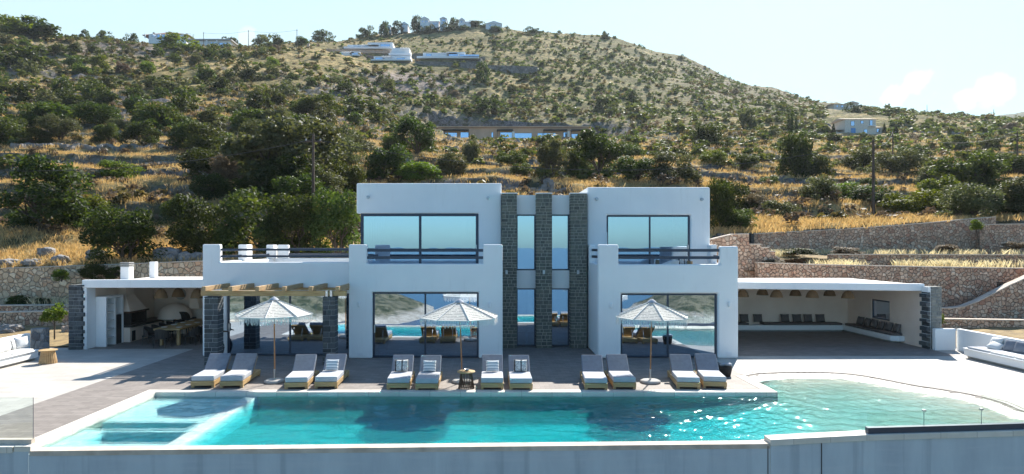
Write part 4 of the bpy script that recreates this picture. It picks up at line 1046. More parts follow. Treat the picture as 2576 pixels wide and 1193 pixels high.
# --- left block
BX0, BX1 = -5.46, .45
MB().cells([(BX0,BX1,0,3.63),(BX0,-4.77,3.63,4.37),(-.30,BX1,3.63,4.37)], [(-4.56,-.47,-.1,2.54)], YF, YF+.28).build('wall', W, V, bevel=BV)
solid('wall', BX0,BX0+.26,YF+.282,YU,0,3.63); solid('wall', BX1-.26,BX1,YF+.282,YU,0,3.63)
solid('wall', BX0,BX0+.26,YU+.002,33,0,3.3); solid('wall', BX1-.26,BX1,YU+.002,33,0,3.3)
solid('wall', BX0+.262,BX1-.262,32.75,33,0,3.3)
solid('floor_slab', BX0+.262,BX1-.262,YF+.282,32.748,2.84,3.1, M['roofwhite'], bevel=0)
window(V, -4.56, -.47, .02, 2.54, YF+.13, [(1069-CX)*YF/F], 'sliding_door', handle=-4.48)
# upper left box
UX0, UX1 = -5.75, .45
MB().cells([(-.53,UX1,3.104,7.0),(UX0,-.53,5.71,7.0)], [], YU, YU+.28).build('wall', W, V, bevel=BV)
solid('wall', UX0,UX0+.24,YU+.282,32.0,5.71,7.0); solid('wall', UX0+.20,UX0+.40,YU+1.4,32.0,3.104,5.705); solid('wall', UX1-.26,UX1,YU+.282,32.0,3.304,7.0); solid('wall', UX0+.242,UX1-.262,31.8,32.0,3.304,7.0)
solid('roof', UX0+.242,UX1-.262,YU+.282,31.798,6.55,6.75, M['roofwhite'], bevel=0)
window(V, -5.58, -.53, 3.12, 5.71, YU+.06, [(1056.5-CX)*YU/F], 'sliding_door', fw=.12, handle=-.62)
window(V, YU+.14, YU+1.39, 3.12, 5.70, UX0+.24, (), 'side_window', axis='y')
# --- right block
RX0, RX1 = 4.12, 9.5
MB().cells([(RX0,RX1,0,3.61),(RX0,4.9,3.61,4.37),(8.8,RX1,3.61,4.30)], [(4.99,8.71,-.1,2.49)], YF, YF+.28).build('wall', W, V, bevel=.09, seg=3)
MB().cells([(YF+.284,YU,0,3.61),(YU-.55,YU,3.61,4.37)], [], RX0+.003, RX0+.26, 'y').build('wall', W, V, bevel=BV)
MB().cells([(YF+.284,YU,0,3.61),(YU-.5,YU,3.61,4.37)], [], RX1-.26, RX1-.003, 'y').build('wall', W, V, bevel=BV)
solid('wall', RX0+.003,RX0+.26,YU+.002,33,0,3.3); solid('wall', RX1-.26,RX1-.003,YU+.002,33,0,3.3); solid('wall', RX0+.262,RX1-.262,32.75,33,0,3.3)
solid('floor_slab', RX0+.262,RX1-.262,YF+.284,32.748,2.84,3.1, M['roofwhite'], bevel=0)
window(V, 4.99, 8.71, .02, 2.49, YF+.13, [(1682.5-CX)*YF/F], 'sliding_door', handle=5.07)
MB().cells([(RX0,9.38,3.104,6.83)], [(4.96,8.54,3.104,5.64)], YU+.004, YU+.28).build('wall', W, V, bevel=.07, seg=3)
solid('wall', RX0,RX0+.24,YU+.284,32.0,3.304,6.83); solid('wall', 9.38-.26,9.38,YU+.284,32.0,3.304,6.83); solid('wall', RX0+.242,9.118,31.8,32.0,3.304,6.83)
solid('roof', RX0+.242,9.118,YU+.284,31.798,6.4,6.6, M['roofwhite'], bevel=0)
window(V, 4.96, 8.54, 3.12, 5.64, YU+.12, [(1636.5-CX)*YU/F], 'sliding_door', handle=8.46)
MB().box(4.93,4.965,YU-.05,YU+.02,4.0,4.9).build('shutter_guide', M['white'], V)
# --- centre
MB().cells([(.452,4.118,0,6.5)], [(1.09,1.92,3.27,5.67),(1.09,1.92,-.1,2.5),(2.57,3.37,3.27,5.67),(2.57,3.37,-.1,2.5)], 27.3, 27.55).build('wall', W, V)
solid('roof', .46,4.11,27.552,32.0,6.25,6.45, M['roofwhite'], bevel=0); solid('wall', .46,4.11,32.002,32.2,0,6.45)
for a, b in ((1.09,1.92),(2.57,3.37)):
    window(V, a, b, 3.27, 5.67, 27.36, (), 'tall_window', fw=.06)
    window(V, a, b, .02, 2.5, 27.36, (), 'tall_door', fw=.06)
for i,(a,b) in enumerate(((.462,1.09),(1.92,2.57),(3.37,4.05))):
    p = stone_pillar(V, 'stone_pillar', a, b, 26.85, 27.298, 0, 6.52, seed=20+i, ch=.135, lmax=.31, gap=.026)
    MB().box(a-.03,b+.03,26.82,27.298,6.522,6.56).build('pillar_cap', M['white'], p, bevel=.01)
for x in (1274,1407,1454): 
    X = XW(x if x != 1407 else 1368, 26.8); MB().box(X-.05,X+.05,26.70,26.82,ZW(690,26.8),ZW(681,26.8)+.02).build('wall_lamp', M['metal'], V, bevel=.01)
# balcony railings
def rails(x0, x1, y, zs=((4.20,4.09),(3.92,3.81))):
    r = MB()
    for a, b in zs: r.box(x0,x1,y,y+.05,b,a)
    r.build('railing', M['frame'], V)
rails(-10.62,LX1,YW+.10,((4.21,4.13),(3.95,3.87))); rails(-4.77,-.30,YF+.10); rails(4.9,8.8,YF+.10)
rails(-10.3,LX1,32.42,((4.22,4.08),(3.95,3.81)))
def railsy(x, y0, y1, zs=((4.2,4.1),(3.93,3.83))):
    r = MB()
    for a, b in zs: r.box(x,x+.05,y0,y1,b,a)
    r.build('railing', M['frame'], V)
railsy(LX0+.12,YW+.28,28.4); railsy(LX0+.12,29.1,31.95); railsy(RX0+.1,YF+.28,YU-.55); railsy(RX1-.16,YF+.28,YU-.5); railsy(BX0+.1,YF+.28,YU-.01); railsy(BX1-.16,YF+.28,YU-.01)
# facade lamps, sockets
for (x,y,d) in ((904,766,24.4),(1231,767,24.4),(1537,769,24.4),(1834,766,24.4)):
    X = XW(x,d); z = ZW(y,d); MB().box(X-.055,X+.055,d-.09,d-.002,z-.10,z+.10).build('wall_lamp', M['white'], V, bevel=.03)
for (x,y,d) in ((926,496,27.2),(1228,498,27.2),(1501,501,27.2),(1765,502,27.2)):
    X = XW(x,d); z = ZW(y,d); MB().tube((X,d-.12,z),(X,d-.002,z),.055,.07,10).build('spot_lamp', M['metal'], V)
for (x,y,d) in ((907,891,24.4),(1236,892,24.4),(1834,891,24.4)):
    X = XW(x,d); z = ZW(y,d); MB().box(X-.10,X+.10,d-.02,d-.002,z-.07,z+.07).build('wall_socket', M['hillwhite'], V, bevel=.01)
for i in range(4):
    X = XW((989,1013,1062,1092)[i], 29); MB().tube((X,29,6.50),(X,29,6.548),.05,.05,8).build('ceiling_spot', M['metal'], V)
# interior: floors, curtains
for (a,b,y0,y1) in ((LX0+.29,LX1,YW+.3,32.2),(BX0+.27,BX1-.27,YF+.3,32.7),(RX0+.27,RX1-.27,YF+.3,32.7)):
    MB().box(a,b,y0,y1,.004,.02).build('floor', M['concrete'], V)
def curtain(x0,x1,z0,z1,y,lab=None):
    m = MB(); n = 24; vs = []
    for i in range(n+1):
        x = x0+(x1-x0)*i/n; vs += [(x, y+.05*math.sin(i*1.9), z0),(x, y+.05*math.sin(i*1.9), z1)]
    m.add(vs,[(2*i,2*i+2,2*i+3,2*i+1) for i in range(n)]); m.build('curtain', M['curtain'], V, smooth=True)
curtain(-5.4,-4.6,3.15,5.6,YU+.3); curtain(-1.1,-.6,3.15,5.6,YU+.3); curtain(1.5,1.62,.05,2.45,27.7); curtain(-4.5,-4.0,.05,2.45,YF+.5); curtain(8.1,8.65,.05,2.4,YF+.5); curtain(5.0,5.4,3.15,5.6,YU+.4)
# --- pergola
PG = thing('pergola', 'pale timber pergola on two stone columns in front of the left wing', 'pergola', (-7.9,23.2,0))
MB().box(-10.52,-5.25,23.05,23.22,2.50,2.69).build('beam', M['woodx'], PG, bevel=.008)
MB().box(-10.5,-5.5,24.80,24.897,2.60,2.69).build('ledger_beam', M['woodx'], PG, bevel=.008)
for i in range(6):
    X = -10.28+i*(4.78/5); MB().box(X-.07,X+.07,22.75,24.897,2.693,2.86).build('rafter', M['woody'], PG, bevel=.008)
stone_pillar(PG, 'stone_column', -10.33, -9.86, 22.95, 23.42, 0, 2.49, 'slateblue', 'mortarpale', seed=3, ch=.17, lmax=.33)
stone_pillar(PG, 'stone_column', -6.06, -5.63, 22.95, 23.38, 0, 2.49, 'slateblue', 'mortarpale', seed=4, ch=.17, lmax=.33)
MB().box(-5.98,-5.90,22.99,23.04,2.44,2.70).box(-5.82,-5.74,22.99,23.04,2.44,2.70).build('bracket', M['metal'], PG)
# ================================================================ KITCHEN PAVILION (left)
K = thing('kitchen_pavilion', 'open white outdoor kitchen pavilion with flat roof at the left of the villa', 'pavilion', (-14,26.5,0))
cr = M['cream']
MB().slab([(-17.05,2.57),(LX0-.004,2.57),(LX0-.004,2.93),(-17.05,2.90)],26.5,26.72).build('fascia', W, K, bevel=.03)
solid('roof', -17.05,LX0-.004,26.722,32.3,2.58,2.76, M['roofwhite'], K, .02)
solid('side_wall', -17.2,-16.95,27.12,32.2,0,2.576, cr, K, .02); solid('back_wall', -16.948,LX0-.004,32.0,32.25,0,2.576, cr, K, .02)
solid('end_wall', -17.0,-16.86,26.52,27.118,0,2.565, W, K, .01)
stone_pillar(K, 'stone_column', -17.55, -17.03, 26.45, 27.1, 0, 2.70, 'slateblue', 'mortarpale', seed=8, ch=.155, lmax=.36, tooth=.1)
MB().box(-16.94,LX0-.006,26.6,31.99,.001,.012).build('floor', M['paver'], K)  # dark pavers where the roof shades the floor; shade put into the colour
# shelving unit
sh = MB().box(-16.86,-16.42,27.13,27.22,0,2.15); sh.box(-16.86,-16.42,28.35,28.45,0,2.15).box(-16.858,-16.42,27.222,28.348,2.06,2.15).box(-16.93,-16.862,27.13,28.45,0,2.15).box(-16.858,-16.42,27.80,27.88,0,2.058)
for z in (.35,.72,1.08,1.44,1.78): sh.box(-16.856,-16.44,27.222,27.798,z,z+.04)
sh.box(-16.856,-16.44,27.882,28.348,1.30,1.34); sh.build('shelving_unit', W, K, bevel=.012)
MB().box(-16.80,-16.45,27.93,28.32,.02,1.28).build('cabinet_door', M['black'], K)
# counter
MB().box(-16.94,-16.15,28.46,31.2,0,.66).build('counter_base', cr, K, bevel=.02); MB().box(-16.94,-16.05,28.46,31.98,.662,.76).build('counter_top', M['darkstone'], K, bevel=.02)
MB().box(-16.04,-14.9,31.2,31.98,0,.66).build('counter_base', cr, K, bevel=.02); MB().box(-16.04,-14.8,31.15,31.98,.662,.76).build('counter_top', M['darkstone'], K, bevel=.02)
MB().box(-16.14,-16.12,28.6,28.85,.05,.5).build('niche_shade_panel', M['black'], K)  # flat black panel; the shade inside the niche is put into its colour
# barbecue with hood
bq = MB().box(-16.9,-16.2,28.6,28.72,.762,1.30).box(-16.9,-16.2,29.8,29.92,.762,1.30).box(-16.93,-16.8,28.722,29.798,.762,1.30).box(-16.8,-16.25,28.722,29.798,.762,.84); bq.build('barbecue', M['soot'], K)
MB().box(-16.93,-16.12,28.5,30.02,1.303,1.37).build('mantel_shelf', M['darkwood'], K)
hd = MB(); hd.add([(-16.94,28.55,1.372),(-16.2,28.55,1.372),(-16.2,29.97,1.372),(-16.94,29.97,1.372),(-16.94,28.9,2.1),(-16.6,28.9,2.1),(-16.6,29.6,2.1),(-16.94,29.6,2.1)],[(0,1,5,4),(1,2,6,5),(2,3,7,6),(4,5,6,7)]); hd.box(-16.94,-16.6,28.9,29.6,2.1,2.575); hd.build('chimney_hood', cr, K, bevel=.02)
# dome oven
ov = MB(); 
ov.lathe([(.78,0),(.76,.2),(.66,.42),(.48,.6),(.25,.72),(.01,.76)], 20, (-15.6,31.4,.762)); ov.build('dome_oven', cr, K, smooth=True)
am = MB(); n = 14
vs = [( -15.1+.36*math.cos(PI*i/n), 30.88, .765+.36*math.sin(PI*i/n)) for i in range(n+1)]
am.add(vs+[(x,31.2,z) for x,_,z in vs],[tuple(range(n+1)),tuple(range(2*n+1,n,-1))]+[(i,n+1+i,n+2+i,i+1) for i in range(n)]); am.build('oven_mouth', M['soot'], K)
MB().slab([(-15.0,1.2),(-14.5,1.2),(-14.7,2.57),(-15.0,2.57)],31.6,31.98).build('oven_flue', cr, K, bevel=.03)
MB().tube((-15.6,31.96,1.9),(-15.6,31.99,1.9),.28,.28,18).build('round_wall_plate', M['concrete'], K)
# chimneys
C1 = MB().box(-17.02,-16.62,29.2,29.6,2.77,3.36).build('chimney', W, K, bevel=.02)
cc = MB(); 
for z in (3.37,3.45,3.53): cc.box(-17.03,-16.61,29.19,29.61,z,z+.035)
cc.box(-16.95,-16.69,29.27,29.53,3.362,3.565); cc.build('chimney_vent', M['concrete'], C1)
MB().box(-16.55,-16.27,30.8,31.1,2.77,3.55).build('chimney', W, K, bevel=.02)
# pendants
def pendant_proto(loc, r, h, lab, grp):
    t = thing('pendant_lamp', lab, 'lamp', loc, 0, grp)
    MB().lathe([(r*.12,h),(r*.45,h*.92),(r*.8,h*.55),(r*.97,h*.15),(r,0)], 18, loc).build('lamp_shade', M['wicker'], t)
    MB().tube((loc[0],loc[1],loc[2]+h*.98),(loc[0],loc[1],2.56),.008).build('cord', M['wire'], t); return t
for i,(x,y,d,lab) in enumerate([(405,750,28.0,'woven dome pendant over the dining table, left of three'),(448.5,747,29.5,'woven dome pendant over the dining table, middle of three'),(496,750,28.2,'woven dome pendant over the dining table, right of three')]):
    p = P(x,y,d); pendant_proto((p.x,p.y,p.z),.28,.42,lab,'pendants in the kitchen pavilion')
# dining table
T = thing('dining_table', 'long solid timber dining table set for a meal in the kitchen pavilion', 'table', (-13.9,29.2,0))
MB().box(-14.5,-13.35,27.3,31.2,.69,.76).build('tabletop', M['woodx'], T, bevel=.01)
for x in (-14.3,-13.55):
    for y in (27.6,30.9): MB().box(x-.06,x+.06,y-.06,y+.06,0,.688).build('leg', M['wood'], T)
def chair_proto():
    t = thing('armchair', 'x', 'chair', (0,0,0))
    bm = MB(); n = 11   # curved tub back
    pts = [(math.cos(a)*.29, math.sin(a)*.27) for a in np.linspace(-.15,PI+.15,n)]
    vs = []
    for i,(x,y) in enumerate(pts):
        hz = .62+.2*math.sin(PI*i/(n-1)); vs += [(x,y,.42),(x*1.04,y*1.06,hz),(x*.9,y*.9,.42),(x*.94,y*.96,hz)]
    bm.add(vs,[(4*i,4*i+4,4*i+5,4*i+1) for i in range(n-1)]+[(4*i+2,4*i+3,4*i+7,4*i+6) for i in range(n-1)]+[(4*i+1,4*i+5,4*i+7,4*i+3) for i in range(n-1)])
    bm.build('backrest', M['rattan'], t); MB().box(-.26,.26,-.26,.24,.38,.44).build('seat', M['rattan'], t, bevel=.02)
    for sx in (-1,1):
        for sy in (-1,1): MB().tube((sx*.22,sy*.21,.38),(sx*.25,sy*.24,0),.018).build('leg', M['black'], t)
    return t
ch = chair_proto(); first = True
CH = [(-14.85,27.75,PI/2,'left side, nearest the pool'),(-14.85,28.4,PI/2,'left side, second from the pool'),(-14.85,29.05,PI/2,'left side, third from the pool'),(-14.85,29.7,PI/2,'left side, fourth from the pool'),(-14.85,30.35,PI/2,'left side, fifth from the pool'),(-14.85,31.0,PI/2,'left side, farthest from the pool'),
 (-13.0,27.75,-PI/2,'right side, nearest the pool'),(-13.0,28.4,-PI/2,'right side, second from the pool'),(-13.0,29.05,-PI/2,'right side, third from the pool'),(-13.0,29.7,-PI/2,'right side, fourth from the pool'),(-13.95,27.0,PI,'near end of the table')]
for (x,y,a,l) in CH:
    c = ch if first else dup(ch)
    first = False; c.location = (x,y,0); c.rotation_euler = (0,0,a); c['label'] = 'dark rattan armchair at the dining table, '+l; c['group'] = 'armchairs round the dining table'
for i in range(8):
    x = -14.25 if i%2 == 0 else -13.6; y = 27.75+.85*(i//2)
    tag(MB().lathe([(.01,.765),(.10,.766),(.14,.785),(.13,.79),(.01,.772)],16,(x,y,0)).build('plate', M['whiteplate'], smooth=True), f"white plate on the {'left' if i%2==0 else 'right'} side of the dining table, {('nearest','second','third','farthest')[i//2]} from the pool", 'plate', 'plates on the dining table')
tag(MB().lathe([(.01,.763),(.05,.763),(.07,.85),(.04,.95),(.03,.98)],12,(-13.9,28.1,0)).build('carafe', M['rail_glass'], smooth=True), 'clear carafe in the middle of the dining table', 'carafe')
# ================================================================ LOUNGE PAVILION (right)
R = thing('lounge_pavilion', 'open white lounge pavilion with flat roof at the right of the villa', 'pavilion', (14,27.1,0))
MB().slab([(RX1+.004,2.50),(18.42,2.40),(18.42,2.71),(RX1+.004,2.80)],27.0,27.25).build('fascia', W, R, bevel=.03)
solid('roof', RX1+.004,18.45,27.252,32.9,2.52,2.66, M['roofwhite'], R, .02)
MB().box(13.2,15.4,28.2,31.6,2.665,2.70).build('roof_panel', M['roofwhite'], R); MB().box(10.4,12.3,28.2,31.6,2.665,2.70).build('roof_panel', M['roofwhite'], R)
solid('back_wall', RX1+.004,18.298,32.6,32.85,0,2.515, cr, R, .02)
MB().cells([(27.05,32.85,0,2.515)], [(29.2,30.6,.86,1.78)], 18.3, 18.55, 'y').build('side_wall', cr, R)
window(R, 29.2, 30.6, .86, 1.78, 18.34, (), 'side_window', axis='y')
stone_pillar(R, 'stone_column', 18.42, 18.84, 26.6, 27.04, 0, 2.62, 'slatepale', 'mortarpale', seed=12, ch=.16, lmax=.34)
tq = MB(); stones(tq, 18.30, 18.36, 26.6, 27.0, 0, 2.38, ch=.155, lmax=.3, seed=14, tooth_l=.12); tq.build('quoin_stones', M['slateblue'], R, bevel=.008, seg=1)
MB().box(18.3,18.418,26.62,27.04,0,2.60).build('end_wall', W, R)
MB().box(RX1+.006,18.29,24.9,32.59,.001,.012).build('floor', M['paver'], R)  # dark pavers reach out under the roof's cast shadow; shade painted in
# built-in benches
BN = thing('corner_bench', 'built in white corner bench with dark cushions inside the lounge pavilion', 'bench', (14,32,0))
MB().box(RX1+.01,17.72,31.98,32.595,.09,.33).build('bench_base', M['white'], BN, bevel=.03)
rb = MB().prism([(17.74,32.595),(18.295,32.595),(18.295,28.1),(18.0,28.1),(17.78,28.3),(17.74,28.6)],.09,.33); rb.build('bench_base', M['white'], BN, bevel=.03)
MB().box(RX1+.01,17.7,32.1,32.59,0,.088).build('bench_plinth', M['concrete'], BN); MB().box(17.9,18.29,28.4,32.59,0,.088).build('bench_plinth', M['concrete'], BN)
MB().box(RX1+.05,13.0,32.0,32.59,.332,.44).build('seat_cushion', M['taupe'], BN, bevel=.03); MB().box(13.75,17.7,32.0,32.59,.332,.44).build('seat_cushion', M['taupe'], BN, bevel=.03)
MB().box(17.80,18.29,28.25,32.0,.332,.44).build('seat_cushion', M['taupe'], BN, bevel=.03)
def pillow_mesh(name, w, h, th, mat):
    n = 14; m = MB(); vs = []
    for s_ in (1,-1):
        for j in range(n+1):
            for i in range(n+1):
                u, v = -1+2*i/n, -1+2*j/n
                t = (max(0,1-abs(u)**3.2)*max(0,1-abs(v)**3.2))**.55
                pu = u*(1-.07*(1-v*v)*abs(u)); pv = v*(1-.07*(1-u*u)*abs(v))
                vs.append((pu*w/2, s_*t*th/2, h/2+pv*h/2))
    N1 = (n+1)**2; fs = []
    for j in range(n):
        for i in range(n):
            a = j*(n+1)+i; fs.append((a,a+1,a+n+2,a+n+1)); b = N1+a; fs.append((b,b+n+1,b+n+2,b+1))
    m.add(vs, fs)
    me = bpy.data.meshes.new(name); me.from_pydata(m.v, [], m.f); bm = bmesh.new(); bm.from_mesh(me); bmesh.ops.remove_doubles(bm, verts=bm.verts, dist=1e-5); bmesh.ops.recalc_face_normals(bm, faces=bm.faces); bm.to_mesh(me); bm.free()
    me.polygons.foreach_set('use_smooth',[True]*len(me.polygons)); me.materials.append(mat); return me
def stripe_mat(name, a, b, f, thr=.5, axis=2):
    k = N(name); v = k.co(); sp = k.n('ShaderNodeSeparateXYZ'); k.l(v, sp.inputs[0])
    w = k.math('FRACT', k.math('MULTIPLY', sp.outputs[axis], f)); return k.done(k.prin(k.mix(k.math('GREATER_THAN', w, thr), a, b), .95, k.bump(k.noise(v,150,3),.3,.005), spec=.1))
def pattern_mat(name, a, b):
    k = N(name); v = k.co((1,1,1)); vo = k.n('ShaderNodeTexVoronoi', distance='MANHATTAN'); vo.inputs['Scale'].default_value = 38; k.l(v, vo.inputs['Vector'])
    sp = k.n('ShaderNodeSeparateXYZ'); k.l(v, sp.inputs[0]); w = k.math('GREATER_THAN', k.math('FRACT', k.math('MULTIPLY', sp.outputs[0], 5.0)), .18)
    return k.done(k.prin(k.mix(k.math('MULTIPLY', k.math('GREATER_THAN', vo.outputs['Distance'], .52), w), a, b), .95, spec=.1))
M['stripes'] = stripe_mat('white_blue_striped_fabric', (.76,.76,.75), (.30,.36,.42), 11, .62)
M['pattern'] = pattern_mat('black_white_pattern_fabric', (.02,.02,.025), (.62,.62,.60))
M['pattern2'] = pattern_mat('white_black_dotted_fabric', (.05,.05,.06), (.70,.70,.68))
PM = {'taupe':pillow_mesh('cushion',.46,.42,.17,M['taupe']),'stripes':pillow_mesh('cushion',.42,.36,.16,M['stripes']),'pattern':pillow_mesh('cushion',.44,.38,.16,M['pattern']),'pattern2':pillow_mesh('cushion',.46,.40,.17,M['pattern2']),'white':pillow_mesh('cushion',.50,.44,.19,M['whitefab']),'grey':pillow_mesh('cushion',.50,.44,.19,M['fabric'])}
def cushion(kind, loc, rot, lab, grp):
    o = bpy.data.objects.new('cushion', PM[kind]); COL.objects.link(o); o.location = loc; o.rotation_euler = rot; return tag(o, lab, 'cushion', grp)
for i,x in enumerate((1875,1909)): cushion('taupe', (XW(x,32.3),32.38,.44), (-.28,0,.04*(-1)**i), f"dark cushion on the back bench, {'left' if i==0 else 'right'} of the pair next to the villa", 'cushions in the lounge pavilion')
for i,x in enumerate((1978,2008,2036,2067)): cushion('taupe', (XW(x,32.3),32.38,.44), (-.28,.02*(-1)**i,.06*(-1)**i), 'dark taupe cushion on the back bench, '+('leftmost','second','third','rightmost')[i]+' in the row of four', 'cushions in the lounge pavilion')
for i in range(6): cushion('taupe', (18.12,31.3-.56*i,.44), (-.3,0,-PI/2+.1*(-1)**i), 'dark taupe cushion on the side bench below the window, '+('farthest back','second from the back','third from the back','fourth from the back','fifth from the back','nearest the pool')[i]+' of six', 'cushions in the lounge pavilion')
for i,(x,yb,d,l) in enumerate([(1868,747,28.3,'farthest left, cut by the villa wall'),(1918,742.5,30.6,'second from the left, small and high'),(1953.5,748,28.3,'third from the left, large'),(2001,744.5,30.6,'fourth from the left, small'),(2043.5,749,28.3,'fifth from the left, large'),(2087,744.5,30.6,'sixth from the left, small'),(2133,750.5,28.3,'farthest right, near the side wall')]):
    p = P(x,yb,d); pendant_proto((p.x,p.y,p.z),.27,.34,'woven dome pendant in the lounge pavilion, '+l,'pendants in the lounge pavilion')
# ================================================================ CURVED BENCHES
def curved_bench(side, label):
    t = thing('outdoor_bench', label, 'bench', (side*18.3,23,0))
    # paths along Y, x measured outward
    ys = np.linspace(26.3 if side > 0 else 24.9, 15.5, 26)
    off = lambda y: .28*((22.3-y)/6)**2*(-1 if y < 22.3 else .35)
    xb = (19.2 if side > 0 else 18.0); xf = (18.2 if side > 0 else 17.12)
    def rib(x0, x1, z0, z1, y_hi, nm, mat, bev=.02):
        yy = [y for y in ys if y <= y_hi+1e-6]; m = MB(); vs = []
        for y in yy:
            o_ = off(y); vs += [(side*(x0+o_),y,z0),(side*(x1+o_),y,z0),(side*(x1+o_),y,z1),(side*(x0+o_),y,z1)]
        n = len(yy); m.add(vs,[(4*i+a,4*i+(a+1)%4,4*i+4+(a+1)%4,4*i+4+a) for i in range(n-1) for a in range(4)]+[(0,1,2,3),(4*n-1,4*n-2,4*n-3,4*n-4)])
        return m.build(nm, mat, t, bevel=bev)
    rib(xb, xb+.2, 0, .9, 27, 'back_wall', W)
    rib(xf+.05, xb-.002, .09, .34, ys[4] if side>0 else 24.3, 'bench_base', W); rib(xf+.18, xb-.01, 0, .088, ys[4] if side>0 else 24.2, 'plinth', M['concrete'])
    rib(xf, xb-.002, .342, .39, ys[4] if side>0 else 24.3, 'seat_slab', W)
    yc = 24.4 if side > 0 else 23.9
    k = 0
    while yc > 16.5:
        m = MB(); o_ = off(yc-.5); sc_ = MB()
        m.box(xf+.05+o_, xb-.03+o_, yc-1.05, yc, .392, .46, None)
        m.v = [(side*x,y,z) for x,y,z in m.v]; m.build('seat_cushion', M['whitefab'] if (side<0 or k%3) else M['mattress'], t, bevel=.025); yc -= 1.12; k += 1
    if side > 0:
        MB().box(18.32,19.18,26.22,26.42,0,.9).build('end_wall', W, t, bevel=.03)
    else:
        MB().box(-18.25,-17.72,25.2,25.55,0,1.04).build('end_pillar', M['wallgrey'], t, bevel=.02)
    return t
curved_bench(-1, 'curved white built in bench with cushions at the left edge of the terrace')
curved_bench(1, 'curved white built in bench with grey cushions at the right edge of the terrace')
for (x,y,d,k,rot,l) in [(8,893,22.9,'white',(-.4,0,1.9),'white cushion on the left curved bench, at the picture edge'),(26,890,23.1,'white',(-.35,0,1.5),'white cushion left of the patterned one on the left curved bench'),(50,886,23.5,'pattern2',(-.35,.1,1.35),'white cushion with black dots on the left curved bench'),(78,880,24.0,'white',(-.3,0,1.2),'white cushion at the far end of the left curved bench')]:
    p = P(x,y,d); cushion(k, (-17.72+.1*math.sin(x),d,.46), rot, l, 'cushions on the left curved bench')
for (y_,k,rot,l) in [(24.0,'white',(-.5,0,-1.5),'leftmost upright cushion at the far end of the right curved bench'),(23.75,'white',(-1.1,.2,-1.2),'fallen cushion leaning in front on the right curved bench'),(23.25,'grey',(-.4,0,-1.35),'grey cushion, left one of the upright pair on the right curved bench'),(22.8,'grey',(-.4,.05,-1.3),'grey cushion, right one of the upright pair on the right curved bench'),(21.75,'grey',(-.4,0,-1.3),'grey cushion at the right picture edge on the right curved bench')]:
    cushion(k, (18.95 if y_ != 23.75 else 18.7, y_, .465), rot, l, 'cushions on the right curved bench')
# ================================================================ LOUNGERS
def lounger():
    t = thing('sun_lounger', 'x', 'sun lounger', (0,0,0), 0, 'sun loungers in a row beside the pool')
    b = MB(); 
    b.box(-.345,.345,0,.03,.07,.205).box(-.345,.345,1.87,1.9,.07,.205).box(-.345,-.315,.032,1.868,.07,.205).box(.315,.345,.032,1.868,.07,.205)
    for i in range(9): b.box(-.314,.314,.08+i*.2,.20+i*.2,.175,.203)
    b.build('base_frame', M['woodx'], t, bevel=.004)
    for sx in (-1,1):
        for y in (.03,1.75): MB().box(sx*.30-.04,sx*.30+.04,y,y+.1,0,.068).build('foot', M['wood'], t)
    MB().box(-.335,.335,.02,1.06,.207,.36).build('seat_mattress', M['mattress'], t, bevel=.028, seg=3)  # lighter canvas than the back: sunlight on the seat is in the colour
    A = Matrix.Translation((0,1.05,.215))@Matrix.Rotation(math.radians(41),4,'X')
    MB().box(-.335,.335,.0,.76,.0,.13,A).build('back_mattress', M['fabric'], t, bevel=.028, seg=3)  # darker canvas than the seat: shade on the back is in the colour
    MB().box(-.33,.33,.02,.74,-.03,-.003,A).build('backrest_board', M['woodx'], t, bevel=.004)
    MB().tube((-.2,1.62,.2),(-.2,1.5,.55),.014).tube((.2,1.62,.2),(.2,1.5,.55),.014).build('prop', M['metal'], t)
    return t
LG = lounger()
LS = [(-8.76,19.3,4,'leftmost lounger of the row, bare, its seat half in sun'),(-7.86,19.25,5,'second lounger from the left, bare and fully in shade, left of the first parasol'),(-5.84,19.15,4,'third lounger from the left, bare, right of the first parasol'),(-4.99,19.15,3,'fourth lounger from the left with a striped cushion in shade'),
 (-2.79,18.98,1,'fifth lounger from the left with a black patterned cushion'),(-1.92,18.98,1,'sixth lounger from the left with a striped cushion, left of the slatted side table'),(.05,18.98,0,'seventh lounger from the left with a white striped cushion, right of the slatted side table'),(.92,18.98,-.5,'eighth lounger from the left with a black and white cushion'),
 (3.14,19.0,-2.5,'ninth lounger from the left, bare, first of the right hand four'),(4.0,19.05,-3,'tenth lounger from the left, bare, left of the right parasol'),(5.93,19.15,-6,'eleventh lounger from the left, bare, right of the right parasol'),(6.78,19.2,-8,'rightmost lounger of the row, bare, beside the wicker basket')]
for i,(x,y,a,l) in enumerate(LS):
    c = LG if i == 0 else dup(LG)
    c.location = (x+.02*math.sin(i*5.1),y+.05*math.sin(i*2.3),0); c.rotation_euler = (0,0,math.radians(a+1.3*math.sin(i*3.7))); c['label'] = l
for i,k in ((3,'stripes'),(4,'pattern'),(5,'stripes'),(6,'stripes'),(7,'pattern')):
    x,y,a,_ = LS[i]; cushion(k, (x-math.sin(math.radians(a))*1.02,y+.98,.37), (-.42,0,math.radians(a)+.05*(-1)**i), {3:'blue and white striped cushion on the fourth lounger from the left, in full shade',4:'black patterned cushion on the fifth lounger from the left',5:'striped cushion on the sixth lounger, left of the slatted table',6:'striped cushion on the seventh lounger, right of the slatted table',7:'black and white patterned cushion on the eighth lounger from the left'}[i], 'cushions on the sun loungers')
